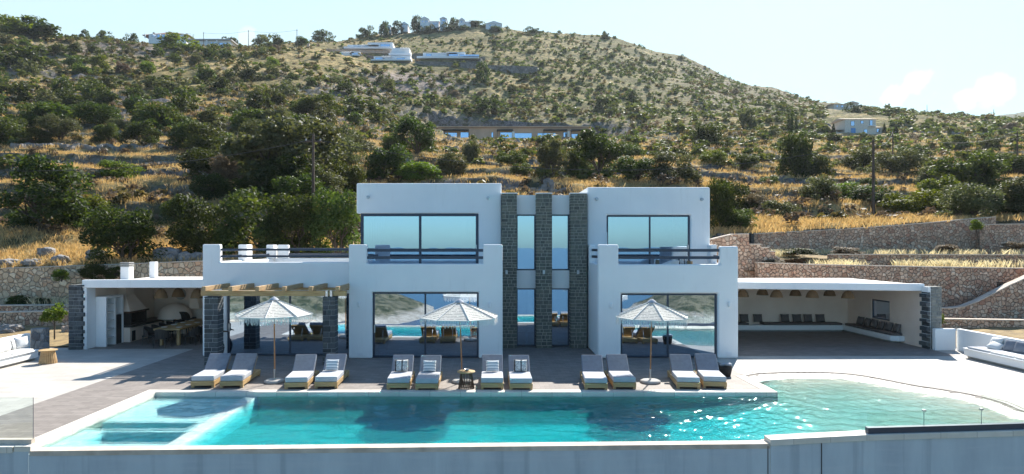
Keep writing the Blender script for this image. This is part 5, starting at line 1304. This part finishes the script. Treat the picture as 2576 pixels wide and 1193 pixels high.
# ================================================================ PARASOLS
def mk_canopy():
    k = N('striped_fringed_canvas'); v = k.co(); sp = k.n('ShaderNodeSeparateXYZ'); k.l(v, sp.inputs[0])
    f = k.math('FRACT', k.math('MULTIPLY', sp.outputs[2], 26.0)); nz = k.noise(k.co((9,9,1)), 2, 3)
    st = k.math('MULTIPLY', k.math('GREATER_THAN', f, .66), k.ramp(nz,[(.40,0.0),(.50,1.0)]))
    col = k.mix(k.math('MULTIPLY', st, .8), (.84,.81,.74), (.16,.155,.15))
    d = k.prin(col, .95, spec=.05); t = k.n('ShaderNodeBsdfTranslucent'); k.l(col, t.inputs[0]); m = k.n('ShaderNodeMixShader'); m.inputs[0].default_value = .35; k.l(d, m.inputs[1]); k.l(t.outputs[0], m.inputs[2])
    return k.done(m.outputs[0])
M['canopy'] = mk_canopy()
def parasol(px, yb, apex_y, r, phase, tilt, lab):
    b = G(px,yb); d = b.y; t = thing('parasol', lab, 'parasol', (b.x,d,0), 0, 'fringed parasols beside the pool')
    top = Vector((b.x+tilt, d, ZW(apex_y,d))); zt = top.z; zr = zt-.50; cx = top.x
    m = MB(); n = 8; rings = 7; vs = []
    for k in range(rings+1):
        u = .05+.95*k/rings; rr_ = r*u; z = zt-.03-(zt-.03-zr)*(u**1.08)
        for i in range(n*4):
            a = phase+2*PI*i/(n*4); fr = (i%4)/4; c = math.cos(PI/n)/math.cos((fr-.5)*2*PI/n) ; c = c
            sag = .02*math.sin(PI*fr)*u
            vs.append((cx+rr_*c*math.cos(a), d+rr_*c*math.sin(a), z-sag))
    q = n*4
    m.add(vs,[(k*q+i,k*q+(i+1)%q,(k+1)*q+(i+1)%q,(k+1)*q+i) for k in range(rings) for i in range(q)])
    m.build('canopy', M['canopy'], t)
    m = MB()
    for i in range(n):
        a = phase+2*PI*i/n; p = [Vector((cx+r*u*math.cos(a), d+r*u*math.sin(a), zt-.012-(zt-.03-zr)*(u**1.08))) for u in (.05,.4,.75,1.01)]; m.path(p,.014,5)
    rim = [Vector((cx+r*math.cos(phase+2*PI*i/n)*1.0, d+r*math.sin(phase+2*PI*i/n), zr-.005)) for i in range(n+1)]; m.path(rim,.011,5); m.build('piping', M['whitefab'], t)
    m = MB(); R_ = random.Random(int(px))
    for i in range(n):
        A_, B_ = rim[i], rim[i+1]; nn = 46
        for k in range(nn):
            p = A_.lerp(B_,(k+R_.random()*.6)/nn); L = R_.uniform(.14,.24); w = .006
            dr = (B_-A_).normalized(); q0 = p-dr*w; q1 = p+dr*w; sw = Vector((R_.uniform(-.02,.02),R_.uniform(-.02,.02),-L))
            m.add([q0,q1,q1+sw,q0+sw],[(0,1,2,3)])
    m.build('fringe', M['whitefab'], t)
    MB().lathe([(.15,-.045),(.11,.0),(.05,.04),(.02,.06),(.0,.065)],16,(cx,d,zt)).build('crown_cap', M['mattress'], t, smooth=True)
    MB().tube((b.x,d,.3),(cx,d,zt),.022,.02,10).build('pole', M['polewood'], t)
    MB().tube((b.x,d,.05),(b.x,d,.42),.032,.030,12).build('pole_sleeve', M['metal'], t)
    MB().lathe([(.0,0),(.30,0),(.32,.03),(.31,.07),(.24,.10),(.0,.105)],26,(b.x,d,0)).build('base', M['concrete'], t, smooth=True)
    rb_ = MB()
    for i in range(n):
        a = phase+2*PI*i/n; rb_.tube((cx,d,zt-.45),(cx+r*.55*math.cos(a),d+r*.55*math.sin(a),zt-.03-(zt-.03-zr)*.55**1.08-.012),.008,n=5)
    rb_.build('stretchers', M['wood'], t)
parasol(691,962,751,1.19,.12,-.02,'fringed white parasol at left, in front of the pergola')
parasol(1162,962,757,1.26,.28,-.08,'fringed white parasol in the middle beside the slatted side table')
parasol(1636,963,757,1.15,.05,.05,'fringed white parasol at right, in front of the right block')
# ================================================================ SIDE TABLES
def slat_table(p, r, h, lab, kind='slat', mat='darkwood'):
    t = thing('side_table', lab, 'side table', p)
    MB().lathe([(0,h-.03),(r,h-.03),(r*1.02,h-.015),(r,h),(0,h)],28,p).build('table_top', M['woodx'], t, bevel=.003)
    m = MB(); n = 24
    for i in range(n):
        a = 2*PI*i/n
        if kind == 'slat': q0 = (p[0]+r*.60*math.cos(a),p[1]+r*.60*math.sin(a),p[2]+h-.032); q1 = (p[0]+r*.88*math.cos(a+.12),p[1]+r*.88*math.sin(a+.12),p[2]+.0)
        else: q0 = (p[0]+r*.62*math.cos(a),p[1]+r*.62*math.sin(a),p[2]+h-.032); q1 = (p[0]+r*.86*math.cos(a),p[1]+r*.86*math.sin(a),p[2])
        m.tube(q0,q1,.013 if kind=='slat' else .03,.013 if kind=='slat' else .04,6)
    m.build('slats', M[mat], t)
    if kind == 'slat': MB().lathe([(r*.80,.06),(r*.86,.06),(r*.86,.09),(r*.80,.09)],28,p).build('ring', M[mat], t)
pt = G(1173,977); slat_table((pt.x,pt.y,0),.27,.52,'round slatted dark wood side table beside the middle parasol')
tag(MB().lathe([(.0,.522),(.05,.522),(.07,.55),(.075,.585),(.07,.585),(.05,.545),(0,.535)],18,(pt.x+.02,pt.y+.02,0)).build('ashtray', M['metal'], smooth=True), 'small metal bowl on the round slatted side table', 'bowl')
pt = G(121,914); slat_table((pt.x,pt.y,0),.30,.50,'round side table with rough branch base at the end of the left curved bench','branch','wood')
bk = G(1825,946); t = thing('basket', 'dark wicker basket of rolled towels right of the rightmost lounger', 'basket', (bk.x,bk.y,0))
MB().lathe([(.0,.0),(.16,.0),(.20,.2),(.215,.34),(.20,.34),(.18,.2),(.0,.02)],22,(bk.x,bk.y,0)).build('body', M['rattan'], t, smooth=True)
for i,(dx,dy) in enumerate(((-.09,0),(.07,.07),(.05,-.09))): tag(MB().tube((bk.x+dx-.08,bk.y+dy,.36+.02*i),(bk.x+dx+.12,bk.y+dy+.03,.38),.045,.045,12).build('rolled_towel', M['mattress'], smooth=True), ('leftmost','rearmost','frontmost')[i]+' rolled grey towel in the wicker basket', 'towel', 'towels in the basket')
# balcony furniture
t = thing('lounge_chair', 'pale upholstered lounge chair with patterned cushion on the right balcony', 'chair', (7.7,25.9,3.1))
x0, x1 = XW(1694,26.2), XW(1731,26.2)
MB().box(x0,x1,26.3,26.5,3.3,4.28).build('backrest', M['whitefab'], t, bevel=.04); MB().box(x0,x1,25.6,26.298,3.3,3.5).build('seat', M['whitefab'], t, bevel=.04)
MB().box(x0,x0+.06,25.6,26.3,3.11,3.7).build('armrest', M['wood'], t, bevel=.01); MB().box(x1-.06,x1,25.6,26.3,3.11,3.7).build('armrest', M['wood'], t, bevel=.01)
cushion('pattern', ((x0+x1)/2+.1,26.15,3.5), (-.25,0,.1), 'black patterned cushion on the balcony lounge chair', 'balcony cushions')
t = thing('footstool', 'pale slanted footstool on the right balcony in front of the lounge chair', 'stool', (7.2,25.4,3.1))
MB().slab([(XW(1655,25.3),3.48),(XW(1660,25.3),3.15),(XW(1700,25.3),3.15),(XW(1708,25.3),3.74),(XW(1690,25.3),3.72)],25.2,25.7).build('seat', M['whitefab'], t, bevel=.02)
# ================================================================ GLASS BALUSTRADES
def balustrade(name, label, pts, z0, h):
    t = thing(name, label, 'glass balustrade', (pts[0][0],pts[0][1],0))
    ch_ = MB()
    for i,((xa,ya),(xb,yb)) in enumerate(zip(pts[:-1],pts[1:])):
        hh = h[i]; dv = Vector((xb-xa,yb-ya,0)).normalized()*.012
        MB().add([(xa+dv.x,ya,z0),(xb-dv.x,yb,z0),(xb-dv.x,yb,z0+hh),(xa+dv.x,ya,z0+hh),(xa+dv.x,ya+.014,z0),(xb-dv.x,yb+.014,z0),(xb-dv.x,yb+.014,z0+hh),(xa+dv.x,ya+.014,z0+hh)],[(0,1,2,3),(4,7,6,5),(0,4,5,1),(3,2,6,7),(0,3,7,4),(1,5,6,2)]).build('glass_panel', M['rail_glass'], t)
        MB().tube((xb,yb+.007,z0),(xb,yb+.007,z0+hh),.006,n=5).build('panel_edge', M['frame'], t)
        ch_.add([(xa,ya-.05,.014),(xb,yb-.05,.014),(xb,yb-.05,z0),(xa,ya-.05,z0),(xa,ya+.07,.014),(xb,yb+.07,.014),(xb,yb+.07,z0),(xa,ya+.07,z0)],[(0,1,2,3),(3,2,6,7),(4,7,6,5),(0,3,7,4),(1,5,6,2)])
        if i: MB().box(xa-.035,xa+.035,ya-.02,ya+.035,z0+.33,z0+.37).build('clamp', M['metal'], t)
    ch_.build('base_channel', M['frame'] if z0 > .12 else M['coping'], t)
    return t
fy = lambda x: float(front_y(x))+.08
xx = [8.62,10.02,11.45,13.2,15,17,20]
balustrade('glass_balustrade', 'frameless glass balustrade in a dark channel at the bottom right', [(x,fy(x)) for x in xx], .15, [.36,.36,.84,.84,.84,.84])
xl = [-16,-13.2,XW(85.5,13.85)]
balustrade('glass_balustrade', 'frameless glass balustrade at the bottom left corner', [(x,13.82) for x in xl], .115, [.9,.9])
# ================================================================ POLES AND WIRES
def pole(x, yt, yb, d, r, lab, arm=.7, mat='polegrey', z=None):
    X = XW(x,d); z0 = (float(height(X,d)) if z is None else z)-.3; z1 = ZW(yt,d); t = thing('utility_pole', lab, 'pole', (X,d,z0), 0, 'wooden utility poles')
    MB().tube((X,d,z0),(X,d,z1),r,r*.65,10).build('mast', M[mat], t)
    if arm:
        MB().box(X-arm,X+arm,d-.05,d+.05,z1-.55,z1-.45).build('crossarm', M['polegrey'], t)
        for s_ in (-1,1): MB().lathe([(.0,0),(.05,0),(.06,.08),(.03,.14),(0,.15)],8,(X+s_*arm*.9,d,z1-.45)).build('insulator', M['concrete'], t)
    return Vector((X,d,z1-.35))
pA = pole(788,338,640,44,.13,'tall wooden utility pole behind the left roof terrace',.55)
pB = pole(2197,352,552,55,.14,'wooden utility pole standing in golden grass above the right stone walls',.0)
pC = pole(2246,326,378,118,.13,'utility pole on the slope below the blue doored stone house',.5)
pD = pole(2559,331,396,100,.13,'utility pole near the right picture edge',.0)
pE = pole(1515,266,312,210,.12,'small utility pole above the long beige house',.4)
pF = pole(1898,278,325,190,.12,'small utility pole left of the cypress trio',.4)
pole(2332,264,284,330,.14,'thin pole on the right skyline, left one',.0); pole(2500,275,318,270,.14,'thin pole on the far right skyline',.0)
pG = pole(625,76,108,290,.16,'left pole on the left skyline beside the small cloud',.3); pH = pole(747,74,104,290,.16,'right pole on the left skyline',.3); pI = pole(512,81,100,290,.15,'short skyline pole right of the hip roofed house',.3)
def wire(a, b, sag, r, lab, n=28):
    a, b = Vector(a), Vector(b); m = MB(); p = []
    for i in range(n+1):
        t = i/n; q = a.lerp(b,t); q.z -= sag*4*t*(1-t); p.append(q)
    m.path(p, r, 5); tag(m.build('power_line', M['wire']), lab, 'wire', 'overhead power lines')
wire(pA, P(-260,412,44), 1.2, .022, 'thin overhead line running left from the left utility pole')
wire(pA, pB+Vector((0,0,.2)), 2.3, .026, 'long sagging overhead line between the two near utility poles')
wire(pB, pC, 1.0, .02, 'short overhead line from the right utility pole up to the slope')
wire(pC, pD, 1.8, .03, 'sagging overhead line to the pole near the right edge')
wire(pI, pG, .8, .035, 'faint skyline wire at left, left span'); wire(pG, pH, .9, .035, 'faint skyline wire at left, right span')
# ================================================================ HILLSIDE BUILDINGS
def openings(t, d, rects, mat, nm='window'):
    for (x0,x1,y0,y1) in rects:
        f = MB().box(XW(x0,d),XW(x1,d),d-.06,d-.004,ZW(y1,d),ZW(y0,d)).build(nm, M[mat], t)
        MB().box(XW(x0,d)+.08,XW(x1,d)-.08,d-.075,d-.062,ZW(y1,d)+.06,ZW(y0,d)-.08).build('pane', M['glass'] if mat != 'bluepaint' else M['bluepaint'], f)
def block(t, x0,x1,y0,y1,d,dep,mat,nm='wall'): return MB().box(XW(x0,d),XW(x1,d),d,d+dep,ZW(y1,d)-2.5,ZW(y0,d)).build(nm, M[mat], t)
def gable(t, x0,x1,ye,yr,d,dep,mat,over=.35,hip=0,axis='x'):
    a, b = XW(x0,d)-over, XW(x1,d)+over; e, r_ = ZW(ye,d), ZW(yr,d)
    if axis == 'x':   # ridge parallel to the picture
        hx = (b-a)*hip; v = [(a,d-over,e),(b,d-over,e),(b,d+dep+over,e),(a,d+dep+over,e),(a+hx,d+dep/2,r_),(b-hx,d+dep/2,r_)]
        MB().add(v,[(0,1,5,4),(1,2,5),(2,3,4,5),(3,0,4),(0,3,2,1)]).build('roof', M[mat], t)
    else:
        m_ = (a+b)/2; v = [(a,d-over,e),(b,d-over,e),(b,d+dep+over,e),(a,d+dep+over,e),(m_,d-over,r_),(m_,d+dep+over,r_)]
        MB().add(v,[(0,4,5,3),(1,2,5,4),(0,1,4),(2,3,5),(0,3,2,1)]).build('roof', M[mat], t)
def hb(lab, x, y, d, name='hillside_house'): return thing(name, lab, 'house', P(x,y,d))
# stone house with blue door
d = 186; t = hb('two storey pale stone house with bright blue double door on the right slope',2165,337,d)
block(t,2126,2203,300,341,d,7,'hillstone'); gable(t,2124,2204,300,292.5,d,7,'paletile')
block(t,2203.3,2222,320,340,d+1,5,'hillstone'); gable(t,2203,2222,321,315.5,d+1,5,'paletile')
block(t,2091,2125.5,333,343,d+1,5,'hillstone','porch_wall'); gable(t,2091,2125.5,327.5,322.8,d+1,5,'paletile')
for x in (2092,2105,2124): MB().box(XW(x,d+1)-.15,XW(x,d+1)+.15,d+.98,d+1.3,ZW(334,d),ZW(327,d)).build('porch_pillar', M['hillstone'], t)
openings(t,d,[(2140,2149.5,305,317),(2164.5,2172,304,311.5),(2187.5,2195,302.5,316)],'frame'); openings(t,d,[(2173,2182,325.5,335)],'frame'); openings(t,d+1,[(2204.5,2213,324,333)],'frame')
MB().box(XW(2140.5,d),XW(2152,d),d-.08,d-.004,ZW(337,d),ZW(322.5,d)).build('door', M['bluepaint'], t)
MB().box(XW(2184.5,d),XW(2200,d),d-1.0,d-.004,ZW(319.3,d),ZW(317,d)).build('balcony', M['roofwhite'], t)
gy = MB().box(XW(2080,180),XW(2232,180),180,180.4,ZW(352,180)-1,ZW(340,180)).build('retaining_wall', M['drystone']); tag(gy, 'low stone wall in front of the blue doored stone house', 'wall')
# far stone house
d = 285; t = hb('low stone house with shallow roof among dark trees on the right skyline',2130,276,d)
block(t,2098,2128,262,276,d,7,'hillstone'); gable(t,2096,2129,262,258.5,d,7,'paletile'); block(t,2128.5,2160,260,280,d-1,7,'hillstone'); gable(t,2128,2161,260,255,d-1,7,'paletile',axis='y'); openings(t,d,[(2104,2108,265,270),(2116,2121,265,270)],'frame')
# long beige house
d = 196; t = hb('long low beige modern house with blue glass doors on the middle slope',1290,352,d)
MB().cells([(XW(1100,d),XW(1483,d),ZW(356,d)-1,ZW(321,d))],[],d,d+7).build('wall', M['hillbeige'], t)
MB().box(XW(1095,d),XW(1487,d),d-.8,d+7.5,ZW(321,d),ZW(319,d)).build('roof', M['hillbeige'], t)
openings(t,d,[(1105,1150,334,345),(1158,1181,333,347),(1236,1241,333,346),(1258,1289,333,348),(1294,1338,335,348),(1352,1398,335,350),(1436,1455,337,350)],'frame')
openings(t,d,[(1417,1426,333,350),(1463,1471,337,350)],'darkwood','door')
for (a,b) in ((1112,1180),(1250,1290),(1366,1425),(1435,1482)):
    MB().box(XW(a,d),XW(b,d),d-2.2,d-.01,ZW(330.5,d),ZW(328.5,d)).build('canopy', M['black'], t)
    for x in (a,b-1): MB().box(XW(x,d),XW(x,d)+.15,d-2.2,d-2.05,ZW(351,d),ZW(330.5,d)).build('post', M['black'], t)
for x in (1291,1428): MB().box(XW(x,d)-.35,XW(x,d)+.35,d-2.4,d-1.6,ZW(351,d),ZW(334,d)).build('pier', M['roofwhite'], t)
eb = MB(); r_ = random.Random(2)
xs = list(range(1088,1500,8)); vs = []
for x in xs: vs += [(XW(x,d),d+7.4,ZW(326,d)),(XW(x,d),d+8.9,ZW(308.5+r_.uniform(-1.2,1.2)+ (x-1290)**2*.00003,d))]
eb.add(vs,[(2*i,2*i+2,2*i+3,2*i+1) for i in range(len(xs)-1)]); tag(eb.build('excavated_bank', pm('red_earth_cut', (.44,.21,.14), (.30,.15,.11), .8, .95, .8, 3, bd=.3)), 'cut bank of reddish earth behind the long beige house', 'bank')
# white terraced villas
def tvilla(lab, d, blocks, wins, slabs):
    b0 = blocks[0]; t = hb(lab,(b0[0]+b0[1])/2,b0[3],d,'hillside_villa')
    for b in blocks: block(t,*b,d,8,'hillwhite')
    openings(t,d,wins,'frame')
    for (x0,x1,y,th) in slabs: MB().box(XW(x0,d),XW(x1,d),d-3,d-.01,ZW(y+th,d),ZW(y,d)).build('terrace_slab', M['hillwhite'], t)
    xx0 = (blocks[0][0]+blocks[0][1])/2
    for k in range(6): MB().box(XW(xx0+k*4,d),XW(xx0+k*4,d)+.25,d-2.5,d-.01,ZW(blocks[0][2]+3,d),ZW(blocks[0][2]+2,d)).build('pergola_beam', M['roofwhite'], t)
    return t
tvilla('uppermost white terraced villa with blue windows high on the hill',312,[(874,952,113,124),(925,988,107,124)],[(957,981,111,119.5),(890,905,116,122),(912,928,116,122)],[(868,992,122,5)])
tvilla('white terraced villa lower left of the hill group with a striped pergola',296,[(835,890,131,142),(880,905,130,143)],[(884,902,134,141),(842,862,134,139)],[(832,908,142,3)])
tvilla('white blocky villa in the middle of the hill group',300,[(985,1030,121,140)],[],[(980,1035,139,4)])
tvilla('white terraced villa lower right of the middle block with a striped pergola',290,[(940,985,142,152),(984,1032,140,156)],[(998,1018,146,155),(944,966,145,151)],[(936,1036,154,3)])
tvilla('rightmost long white terraced villa with glass railing on the hill',300,[(1064,1150,133,146),(1125,1170,131,146)],[(1128,1152,136,144),(1072,1086,136,142),(1156,1168,137,145)],[(1050,1205,146,5)])
gr_ = MB().box(XW(1165,298),XW(1205,298),297,297.05,ZW(146,298),ZW(139,298)).build('glass_railing', M['glass'], None); tag(gr_, 'blue glass railing at the right end of the rightmost terraced villa', 'railing')
d = 290; tag(MB().slab([(XW(1228,d),ZW(186,d)-2),(XW(1352,d),ZW(186,d)-2),(XW(1352,d),ZW(168,d)),(XW(1300,d),ZW(166,d)),(XW(1228,d),ZW(164,d))],d,d+.6).build('retaining_wall', M['drystone']), 'long grey retaining wall right of the white terraced villas', 'wall')
d = 288; tag(MB().slab([(XW(1045,d),ZW(176,d)-2),(XW(1200,d),ZW(176,d)-2),(XW(1196,d),ZW(158,d)),(XW(1120,d),ZW(156,d)),(XW(1045,d),ZW(154,d))],d,d+.6).build('retaining_wall', M['drystone']), 'curving grey stone wall beneath the rightmost white terraced villa', 'wall')
d = 300; tag(MB().slab([(XW(800,d),ZW(132,d)),(XW(980,d),ZW(134,d)),(XW(980,d),ZW(127,d)),(XW(800,d),ZW(123,d))],d,d+.6).build('retaining_wall', M['wallpink']), 'reddish stone terrace wall beneath the uppermost white villa', 'wall')
for i,(x,y) in enumerate(((776,113),(1133*.629,128))): tag(MB().box(XW(x,d)-.5,XW(x,d)+.5,d-.5,d+.5,ZW(y+14,d)-2,ZW(y-3,d)).build('gate_pillar', M['paletile'],), ('right' if i==0 else 'left')+' pale gate pillar left of the terraced villas', 'pillar', 'gate pillars')
# hip roofed house
d = 318; t = hb('white house with broad red tiled hip roof on the left skyline',416,97,d)
block(t,374,468,86,97,d,12,'hillwhite'); gable(t,357,476,88,72,d,12,'tile',.1,.42)
openings(t,d,[(382,392,88,93),(396,402,87,96),(408,415,88,96)],'frame')
for x in (368,388,405,424): MB().box(XW(x,d)-.2,XW(x,d)+.2,d-1.2,d-.8,ZW(98,d),ZW(87,d)).build('porch_pillar', M['hillwhite'], t)
MB().box(XW(376,d),XW(380,d),d+3,d+3.8,ZW(86,d),ZW(76.5,d)).build('chimney', M['black'], t)
t = hb('long low grey house with two white posts right of the hip roofed house',520,115,d)
block(t,476,580,103,116,d,8,'hillwhite'); MB().box(XW(474,d),XW(584,d),d-1,d+8.5,ZW(103,d),ZW(99.5,d)).build('roof', M['concrete'], t); openings(t,d,[(530,546,107,113),(550,572,108,113)],'frame')
for x in (523,548): MB().box(XW(x,d)-.3,XW(x,d)+.3,d-1.5,d-1.0,ZW(116,d),ZW(104,d)).build('post', M['hillwhite'], t)
# hilltop hamlet
def ham(lab,x0,x1,ye,yr,yb,d,axis,roof,wins):
    t = hb(lab,(x0+x1)/2,yb,d); block(t,x0,x1,ye,yb,d,8,'hillwhite'); gable(t,x0,x1,ye,yr,d,8,roof,.3,0,axis); openings(t,d,wins,'frame')
    if axis == 'y':
        a, b = XW(x0,d), XW(x1,d); MB().add([(a,d-.02,ZW(ye,d)),(b,d-.02,ZW(ye,d)),((a+b)/2,d-.02,ZW(yr+1,d))],[(0,1,2)]).add([(a,d-.32,ZW(ye,d)),(b,d-.32,ZW(ye,d)),((a+b)/2,d-.32,ZW(yr+.8,d))],[(0,1,2)]).build('gable', M['hillwhite'], t)
ham('small white gabled house at the left end of the hilltop hamlet',966,982,64,62,74,391,'y','tile',[(970,973,66,70)])
ham('pale blue gabled roof peeping up second from left in the hilltop hamlet',1008,1026,62,55,70,396,'y','paletile',[(1015,1018,63,66)])
ham('large white gabled house with red roof left of centre in the hilltop hamlet',1057,1078,48,42,66,391,'y','tile',[(1062,1065,52,57),(1070,1073,52,57)])
ham('low grey house with red roof in the middle of the hilltop hamlet',1078,1104,54,50,68,393,'x','tile',[(1088,1091,58,62),(1095,1098,58,62)])
ham('narrow tall white gabled house in the centre of the hilltop hamlet',1107,1123,47,42.5,68,388,'y','tile',[(1111,1119,49,53),(1112,1117,56,61)])
ham('white gabled house with long red roof right of centre in the hilltop hamlet',1155,1168,51,45,66,391,'y','tile',[(1160,1163,53,57)])
ham('low house with red roof joined right of the white gabled hilltop house',1168,1184,55,49,66,393,'x','tile',[])
ham('wide cream gabled house at the right end of the hilltop hamlet',1222,1262,60,53,70,391,'y','paletile',[(1232,1235,62,66),(1245,1248,62,66)])
# ================================================================ DRIFTWOOD
t = thing('driftwood', 'dark twisted driftwood trunk leaning behind the left stone column by the sliding door', 'ornament', (-10.5,24.6,0))
m = MB(); pts = [(-10.50,24.62,0,.07),(-10.44,24.64,.22,.09),(-10.42,24.66,.42,.10),(-10.50,24.68,.66,.07),(-10.52,24.70,.95,.055),(-10.50,24.72,1.2,.05),(-10.44,24.74,1.38,.055),(-10.46,24.75,1.52,.035),(-10.50,24.76,1.66,.015)]
for a, b in zip(pts[:-1],pts[1:]): m.tube(a[:3],b[:3],a[3],b[3],9,cap=False)
m.build('trunk', M['black'], t, smooth=True)
MB().tube((-10.50,24.71,.96),(-10.36,24.74,1.0),.035,.03,8).tube((-10.36,24.74,1.0),(-10.22,24.78,.97),.03,.018,8).build('branch', M['darkwood'], t, smooth=True)
# ================================================================ CAMERA, LIGHT, SKY
sd = Vector((.5,1.04,1.0)).normalized(); el = math.asin(sd.z); az = math.atan2(sd.x, sd.y)
L = bpy.data.lights.new('sun','SUN'); L.energy = 4.6; L.angle = math.radians(.53); L.color = (1,.95,.86)
lo = bpy.data.objects.new('sun', L); COL.objects.link(lo); lo.rotation_euler = (-sd).to_track_quat('-Z','Y').to_euler(); lo.location = (20,40,60)
w = bpy.data.worlds.new('World'); S.world = w; w.use_nodes = True; nt = w.node_tree; nt.nodes.clear()
out = nt.nodes.new('ShaderNodeOutputWorld'); bg = nt.nodes.new('ShaderNodeBackground'); sky = nt.nodes.new('ShaderNodeTexSky')
sky.sky_type = 'NISHITA'; sky.sun_disc = False; sky.sun_elevation = el; sky.sun_rotation = az; sky.air_density = 1.0; sky.dust_density = .8; sky.ozone_density = 3.0; sky.altitude = 50
# small bright clouds low on the right and one at left
tc = nt.nodes.new('ShaderNodeTexCoord'); 
tint = nt.nodes.new('ShaderNodeMix'); tint.data_type = 'RGBA'; tint.blend_type = 'MULTIPLY'; tint.inputs[0].default_value = 1; nt.links.new(sky.outputs[0], tint.inputs[6]); tint.inputs[7].default_value = (.63,1.05,1.24,1); t2 = nt.nodes.new('ShaderNodeMix'); t2.data_type = 'RGBA'; 
sx = nt.nodes.new('ShaderNodeSeparateXYZ'); nt.links.new(tc.outputs['Generated'], sx.inputs[0])
mr = nt.nodes.new('ShaderNodeMapRange'); mr.interpolation_type = 'SMOOTHSTEP'; nt.links.new(sx.outputs[2], mr.inputs[0]); mr.inputs[1].default_value = .30; mr.inputs[2].default_value = .75; mr.inputs[3].default_value = .76; mr.inputs[4].default_value = .0
mr2 = nt.nodes.new('ShaderNodeMapRange'); mr2.interpolation_type = 'SMOOTHSTEP'; nt.links.new(sx.outputs[1], mr2.inputs[0]); mr2.inputs[1].default_value = -.3; mr2.inputs[2].default_value = .6; mr2.inputs[3].default_value = .2; mr2.inputs[4].default_value = 1.0
mm_ = nt.nodes.new('ShaderNodeMath'); mm_.operation = 'MULTIPLY'; nt.links.new(mr.outputs[0], mm_.inputs[0]); nt.links.new(mr2.outputs[0], mm_.inputs[1]); nt.links.new(mm_.outputs[0], t2.inputs[0]); nt.links.new(tint.outputs[2], t2.inputs[6]); t2.inputs[7].default_value = (5.6,7.1,7.1,1); last = t2.outputs[2]
def vm(op, a=None, b=None):
    n = nt.nodes.new('ShaderNodeVectorMath'); n.operation = op
    for i, v in enumerate((a,b)):
        if v is None: continue
        if isinstance(v,(tuple,Vector)): n.inputs[i].default_value = tuple(v)
        else: nt.links.new(v, n.inputs[i])
    return n
def ma(op, a, b=None):
    n = nt.nodes.new('ShaderNodeMath'); n.operation = op
    for i, v in enumerate((a,b)):
        if v is None: continue
        if isinstance(v,(int,float)): n.inputs[i].default_value = v
        else: nt.links.new(v, n.inputs[i])
    return n.outputs[0]
nz = nt.nodes.new('ShaderNodeTexNoise'); nz.inputs['Scale'].default_value = 38; nz.inputs['Detail'].default_value = 6; nz.inputs['Roughness'].default_value = .6; nt.links.new(tc.outputs['Generated'], nz.inputs['Vector'])
tot = None
for (x,y,r) in ((2318,205,.024),(2250,240,.022),(2500,225,.026),(2430,250,.016),(626,96,.018),(1550,140,.012)):
    dv = (P(x,y,100)-Vector((0,0,H))).normalized(); ds = vm('DISTANCE', tc.outputs['Generated'], dv).outputs['Value']
    m = ma('SUBTRACT', 1.0, ma('DIVIDE', ds, r)); m = ma('MAXIMUM', m, 0.0); tot = m if tot is None else ma('MAXIMUM', tot, m)
cl = ma('MULTIPLY', ma('MAXIMUM', ma('SUBTRACT', ma('ADD', nz.outputs['Fac'], ma('MULTIPLY', tot, .35)), .56), 0.0), 2.2); cl = ma('MULTIPLY', ma('MINIMUM', cl, .16), ma('MINIMUM', ma('MULTIPLY', tot, 4.0), 1.0))
mx = nt.nodes.new('ShaderNodeMix'); mx.data_type = 'RGBA'; nt.links.new(cl, mx.inputs[0]); nt.links.new(last, mx.inputs[6]); mx.inputs[7].default_value = (11,11,11,1)
nt.links.new(mx.outputs[2], bg.inputs[0]); bg.inputs[1].default_value = .066; nt.links.new(bg.outputs[0], out.inputs[0])
hz = N('light_air_haze'); pv = hz.n('ShaderNodeVolumePrincipled'); pv.inputs['Color'].default_value = (.86,.93,1,1); pv.inputs['Density'].default_value = .00010; pv.inputs['Anisotropy'].default_value = .3
hz.l(pv.outputs[0], hz.out.inputs['Volume'])
hb_ = MB().box(-1300,1300,-420,1500,-28,190).build('haze', hz.m); tag(hb_, 'thin pale haze over the hillside', 'haze', kind='stuff')
cam = bpy.data.cameras.new('camera'); co = bpy.data.objects.new('camera', cam); COL.objects.link(co)
co.location = (0,0,H); co.rotation_euler = (PI/2,0,0); cam.sensor_width = 36; cam.lens = F/2576*36
cam.shift_x = (1288-CX)/2576; cam.shift_y = (HY-596.5)/2576; cam.clip_end = 30000; cam.clip_start = .1
S.camera = co
S.view_settings.view_transform = 'Standard'; S.view_settings.look = 'None'; S.view_settings.gamma = 1; S.view_settings.exposure = 1.25
S.cycles.max_bounces = 8; S.cycles.transparent_max_bounces = 16; S.cycles.use_denoising = True; S.cycles.sample_clamp_indirect = 8
S.render.resolution_x = 1024; S.render.resolution_y = 474
